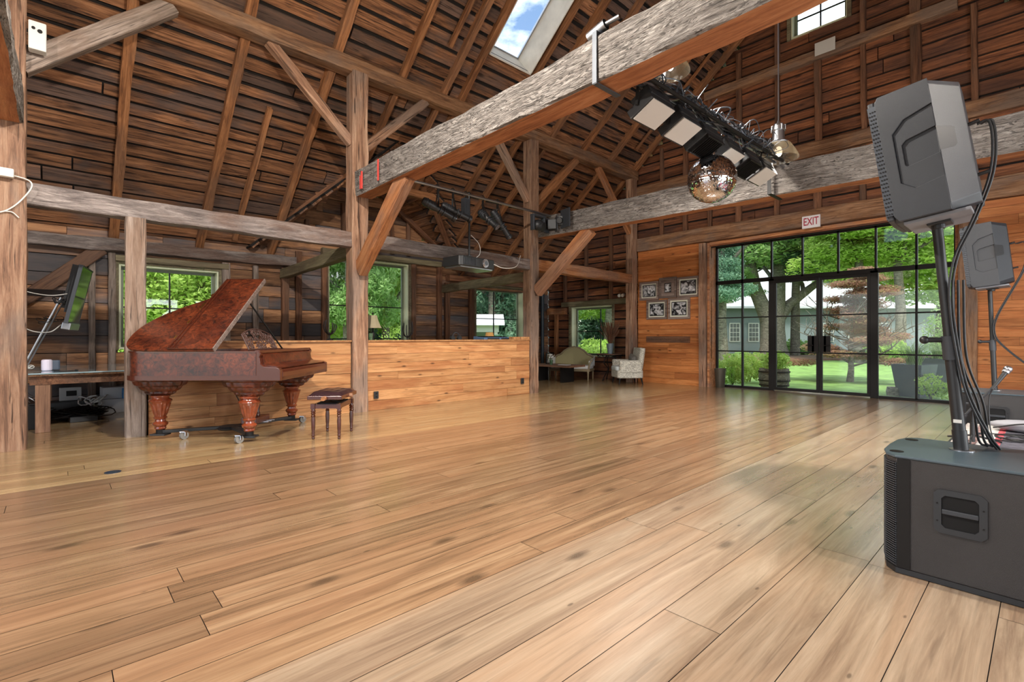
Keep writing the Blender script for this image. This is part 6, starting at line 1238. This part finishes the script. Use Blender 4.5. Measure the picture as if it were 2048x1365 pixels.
def jap_maple():
    root = thing('copper_maple', 'low copper-leaved maple standing on the lawn behind the double doors', 'tree', UV(1700, 14.6, -.14)); t = MB(); R = random.Random(5)
    t.tube([(0, 0, 0), (.03, 0, .4), (0, .05, .8), (.05, 0, 1.5)], [.10, .075, .07, .05], n=10)
    for k in range(13): a = k*2.4; branches(t, Vector((0, 0, .45+.11*k)), Vector((math.cos(a), math.sin(a), .25)).normalized(), 1.15-.03*k, .032, 2, R)
    t.build('trunk', M['bark'], root, smooth=60)
    E = [(R.uniform(-1.3, 1.3)*(1.2-z*.22), R.uniform(-1.3, 1.3)*(1.2-z*.22), z, R.uniform(.45, .75), R.uniform(.45, .75), .13) for z in [.55+.1*i for i in range(28)]]
    o = bpy.data.objects.new('foliage', leaf_mesh('foliage', E, 60000, .036, M['leafr'], 4, flat=.6, shell=.1)); C.objects.link(o); o.parent = root
jap_maple()
def shrub(pos, w, h, label, mat='leaf', n=5000, size=.03, name='shrub', seed=1):
    me = leaf_mesh('foliage', [(0, 0, h*.5, w*.5, w*.5, h*.5), (w*.25, .1, h*.35, w*.3, w*.3, h*.35)], n, size, M[mat], seed, shell=.2)
    root = thing(name, label, 'shrub', tuple(pos)); o = bpy.data.objects.new('foliage', me); C.objects.link(o); o.parent = root
    s = MB(); R = random.Random(seed)
    for k in range(7): s.tube([(0, 0, 0), (R.uniform(-.3, .3)*w, R.uniform(-.3, .3)*w, h*.7)], [.012, .004], n=5)
    s.build('stems', M['bark'], root); return root
for i, (u, d, w, h, lab, mt) in enumerate(((1465, 13.6, 1.0, .95, 'pale green bush just outside the left pane of the doors', 'leaf'), (1500, 14.6, 1.0, 1.0, 'pale green bush beside the barrel outside', 'leaf'), (1485, 18, 1.2, .8, 'bushy perennial behind the pale bushes outside', 'leaf2'),
        (1190, 17, 3.0, 1.35, 'lime shrub mass outside the sitting-corner window', 'leaf'), (1225, 19, 2.4, 1.4, 'second lime shrub outside the sitting-corner window', 'leaf'), (1590, 32, 3, 1.2, 'dark rounded shrub by the wall of the house', 'leaf2'), (1770, 24, 2, 1.6, 'green shrub right of the copper maple', 'leaf'),
        (1862, 10.4, .75, .62, 'leafy plant with white flower spikes outside the right pane', 'leaf'), (1890, 12.2, 1.0, 2.3, 'tall light-green shrub by the right planters', 'leaf2'), (350, 14, 3.5, 1.6, 'bright shrubs low outside the first window', 'leaf'), (800, 15, 2.4, 1.7, 'bright shrub low outside the second window', 'leaf'), (1020, 22, 3, 1.6, 'shrub beside the white porch', 'leafd'))):
    shrub(UV(u, d, -.14), w, h, lab, mt, seed=20+i, n=4500 if d > 11 else 1500, size=.028+.002*d*(d > 15))
bed = MB(); bed.lathe([(9.5, 0), (9.4, .12), (8, .2), (.1, .22)], (0, 0, 0), n=40, sy=.28); tag(bed.build('mulch_bed', M['mulch'], loc=UV(1600, 30, -.15), rot=(0, 0, YAW)), 'brown mulch bed along the front of the house', 'flower bed')
bk = MB(); bk.lathe([(.29, 0), (.34, .16), (.36, .3), (.34, .52), (.31, .52), (.31, .44)], n=28); br_ = thing('barrel_planter', 'half wine barrel planted with lime foliage outside the doors', 'planter', UV(1548, 12.6, -.13))
bk.build('staves', M['bark'], br_, smooth=40)
hp = MB()
for z in (.08, .2, .42): hp.lathe([(.325+.02*(z > .1), z), (.345+.022*(z > .1), z), (.345+.022*(z > .1), z+.04), (.325+.02*(z > .1), z+.04)], n=28)
hp.build('hoops', M['steel'], br_)
o = bpy.data.objects.new('plants', leaf_mesh('plants', [(0, 0, .72, .42, .42, .28)], 3500, .028, M['leaf'], 55, shell=.1)); C.objects.link(o); o.parent = br_
def tall_planter(pos, w, h, lab, seed):
    r = thing('tapered_planter', lab, 'planter', tuple(pos), YAW+.4); m_ = MB(); a, b = w*.36, w*.5
    vs = [(-a, -a, 0), (a, -a, 0), (a, a, 0), (-a, a, 0), (-b, -b, h), (b, -b, h), (b, b, h), (-b, b, h), (-b*.88, -b*.88, h), (b*.88, -b*.88, h), (b*.88, b*.88, h), (-b*.88, b*.88, h), (-b*.86, -b*.86, h-.06), (b*.86, -b*.86, h-.06), (b*.86, b*.86, h-.06), (-b*.86, b*.86, h-.06)]
    m_.add(vs, [(3, 2, 1, 0)]+[(i, (i+1) % 4, 4+(i+1) % 4, 4+i) for i in range(4)]+[(4+i, 4+(i+1) % 4, 8+(i+1) % 4, 8+i) for i in range(4)]+[(8+i, 8+(i+1) % 4, 12+(i+1) % 4, 12+i) for i in range(4)]+[(12, 13, 14, 15)])
    m_.build('pot', plain('slate planter', rgb(62, 70, 80), .5), r, recalc=False)
    g = MB(); R = random.Random(seed)
    for k in range(170):
        a_ = R.uniform(0, 2*PI); L = R.uniform(.3, .62); s = R.uniform(.1, .5); x, y = R.uniform(-.12, .12), R.uniform(-.12, .12); g.rv = R.random()
        g.tube([(x, y, h-.05), (x+math.cos(a_)*s*.3, y+math.sin(a_)*s*.3, h+L*.6), (x+math.cos(a_)*s, y+math.sin(a_)*s, h+L*(1-.4*s))], [.005, .004, .001], n=3)
    g.build('grasses', M['leaf2'], r)
tall_planter(UV(1828, 10.9, -.13), .6, .72, 'nearer tapered slate planter with grasses outside the doors', 3)
tall_planter(UV(1882, 12.0, -.13), .6, .80, 'farther tapered slate planter behind the first, at the door edge', 4)
st = MB(); st.lathe([(.14, 0), (.15, .1), (.13, .2), (.11, .2)], n=14, sy=.8); tag(st.build('stump_pot', M['bark'], loc=UV(1788, 11.1, -.13), smooth=40), 'small weathered stump left of the slate planters outside', 'pot')
lp = thing('garden_lamp_post', 'wooden lantern post standing near the house corner', 'lamp post', UV(1444, 30, -.15)); q = MB(); q.bb(-.12, .12, -.12, .12, 0, 3.4); q.build('post', M['bark'], lp); q = MB(); q.bb(-.5, .5, -.5, .5, 3.4, 3.5); q.lathe([(.5, 3.5), (.45, 4.1), (.7, 4.12), (.1, 4.8)], n=4); q.build('lantern', M['white'], lp)
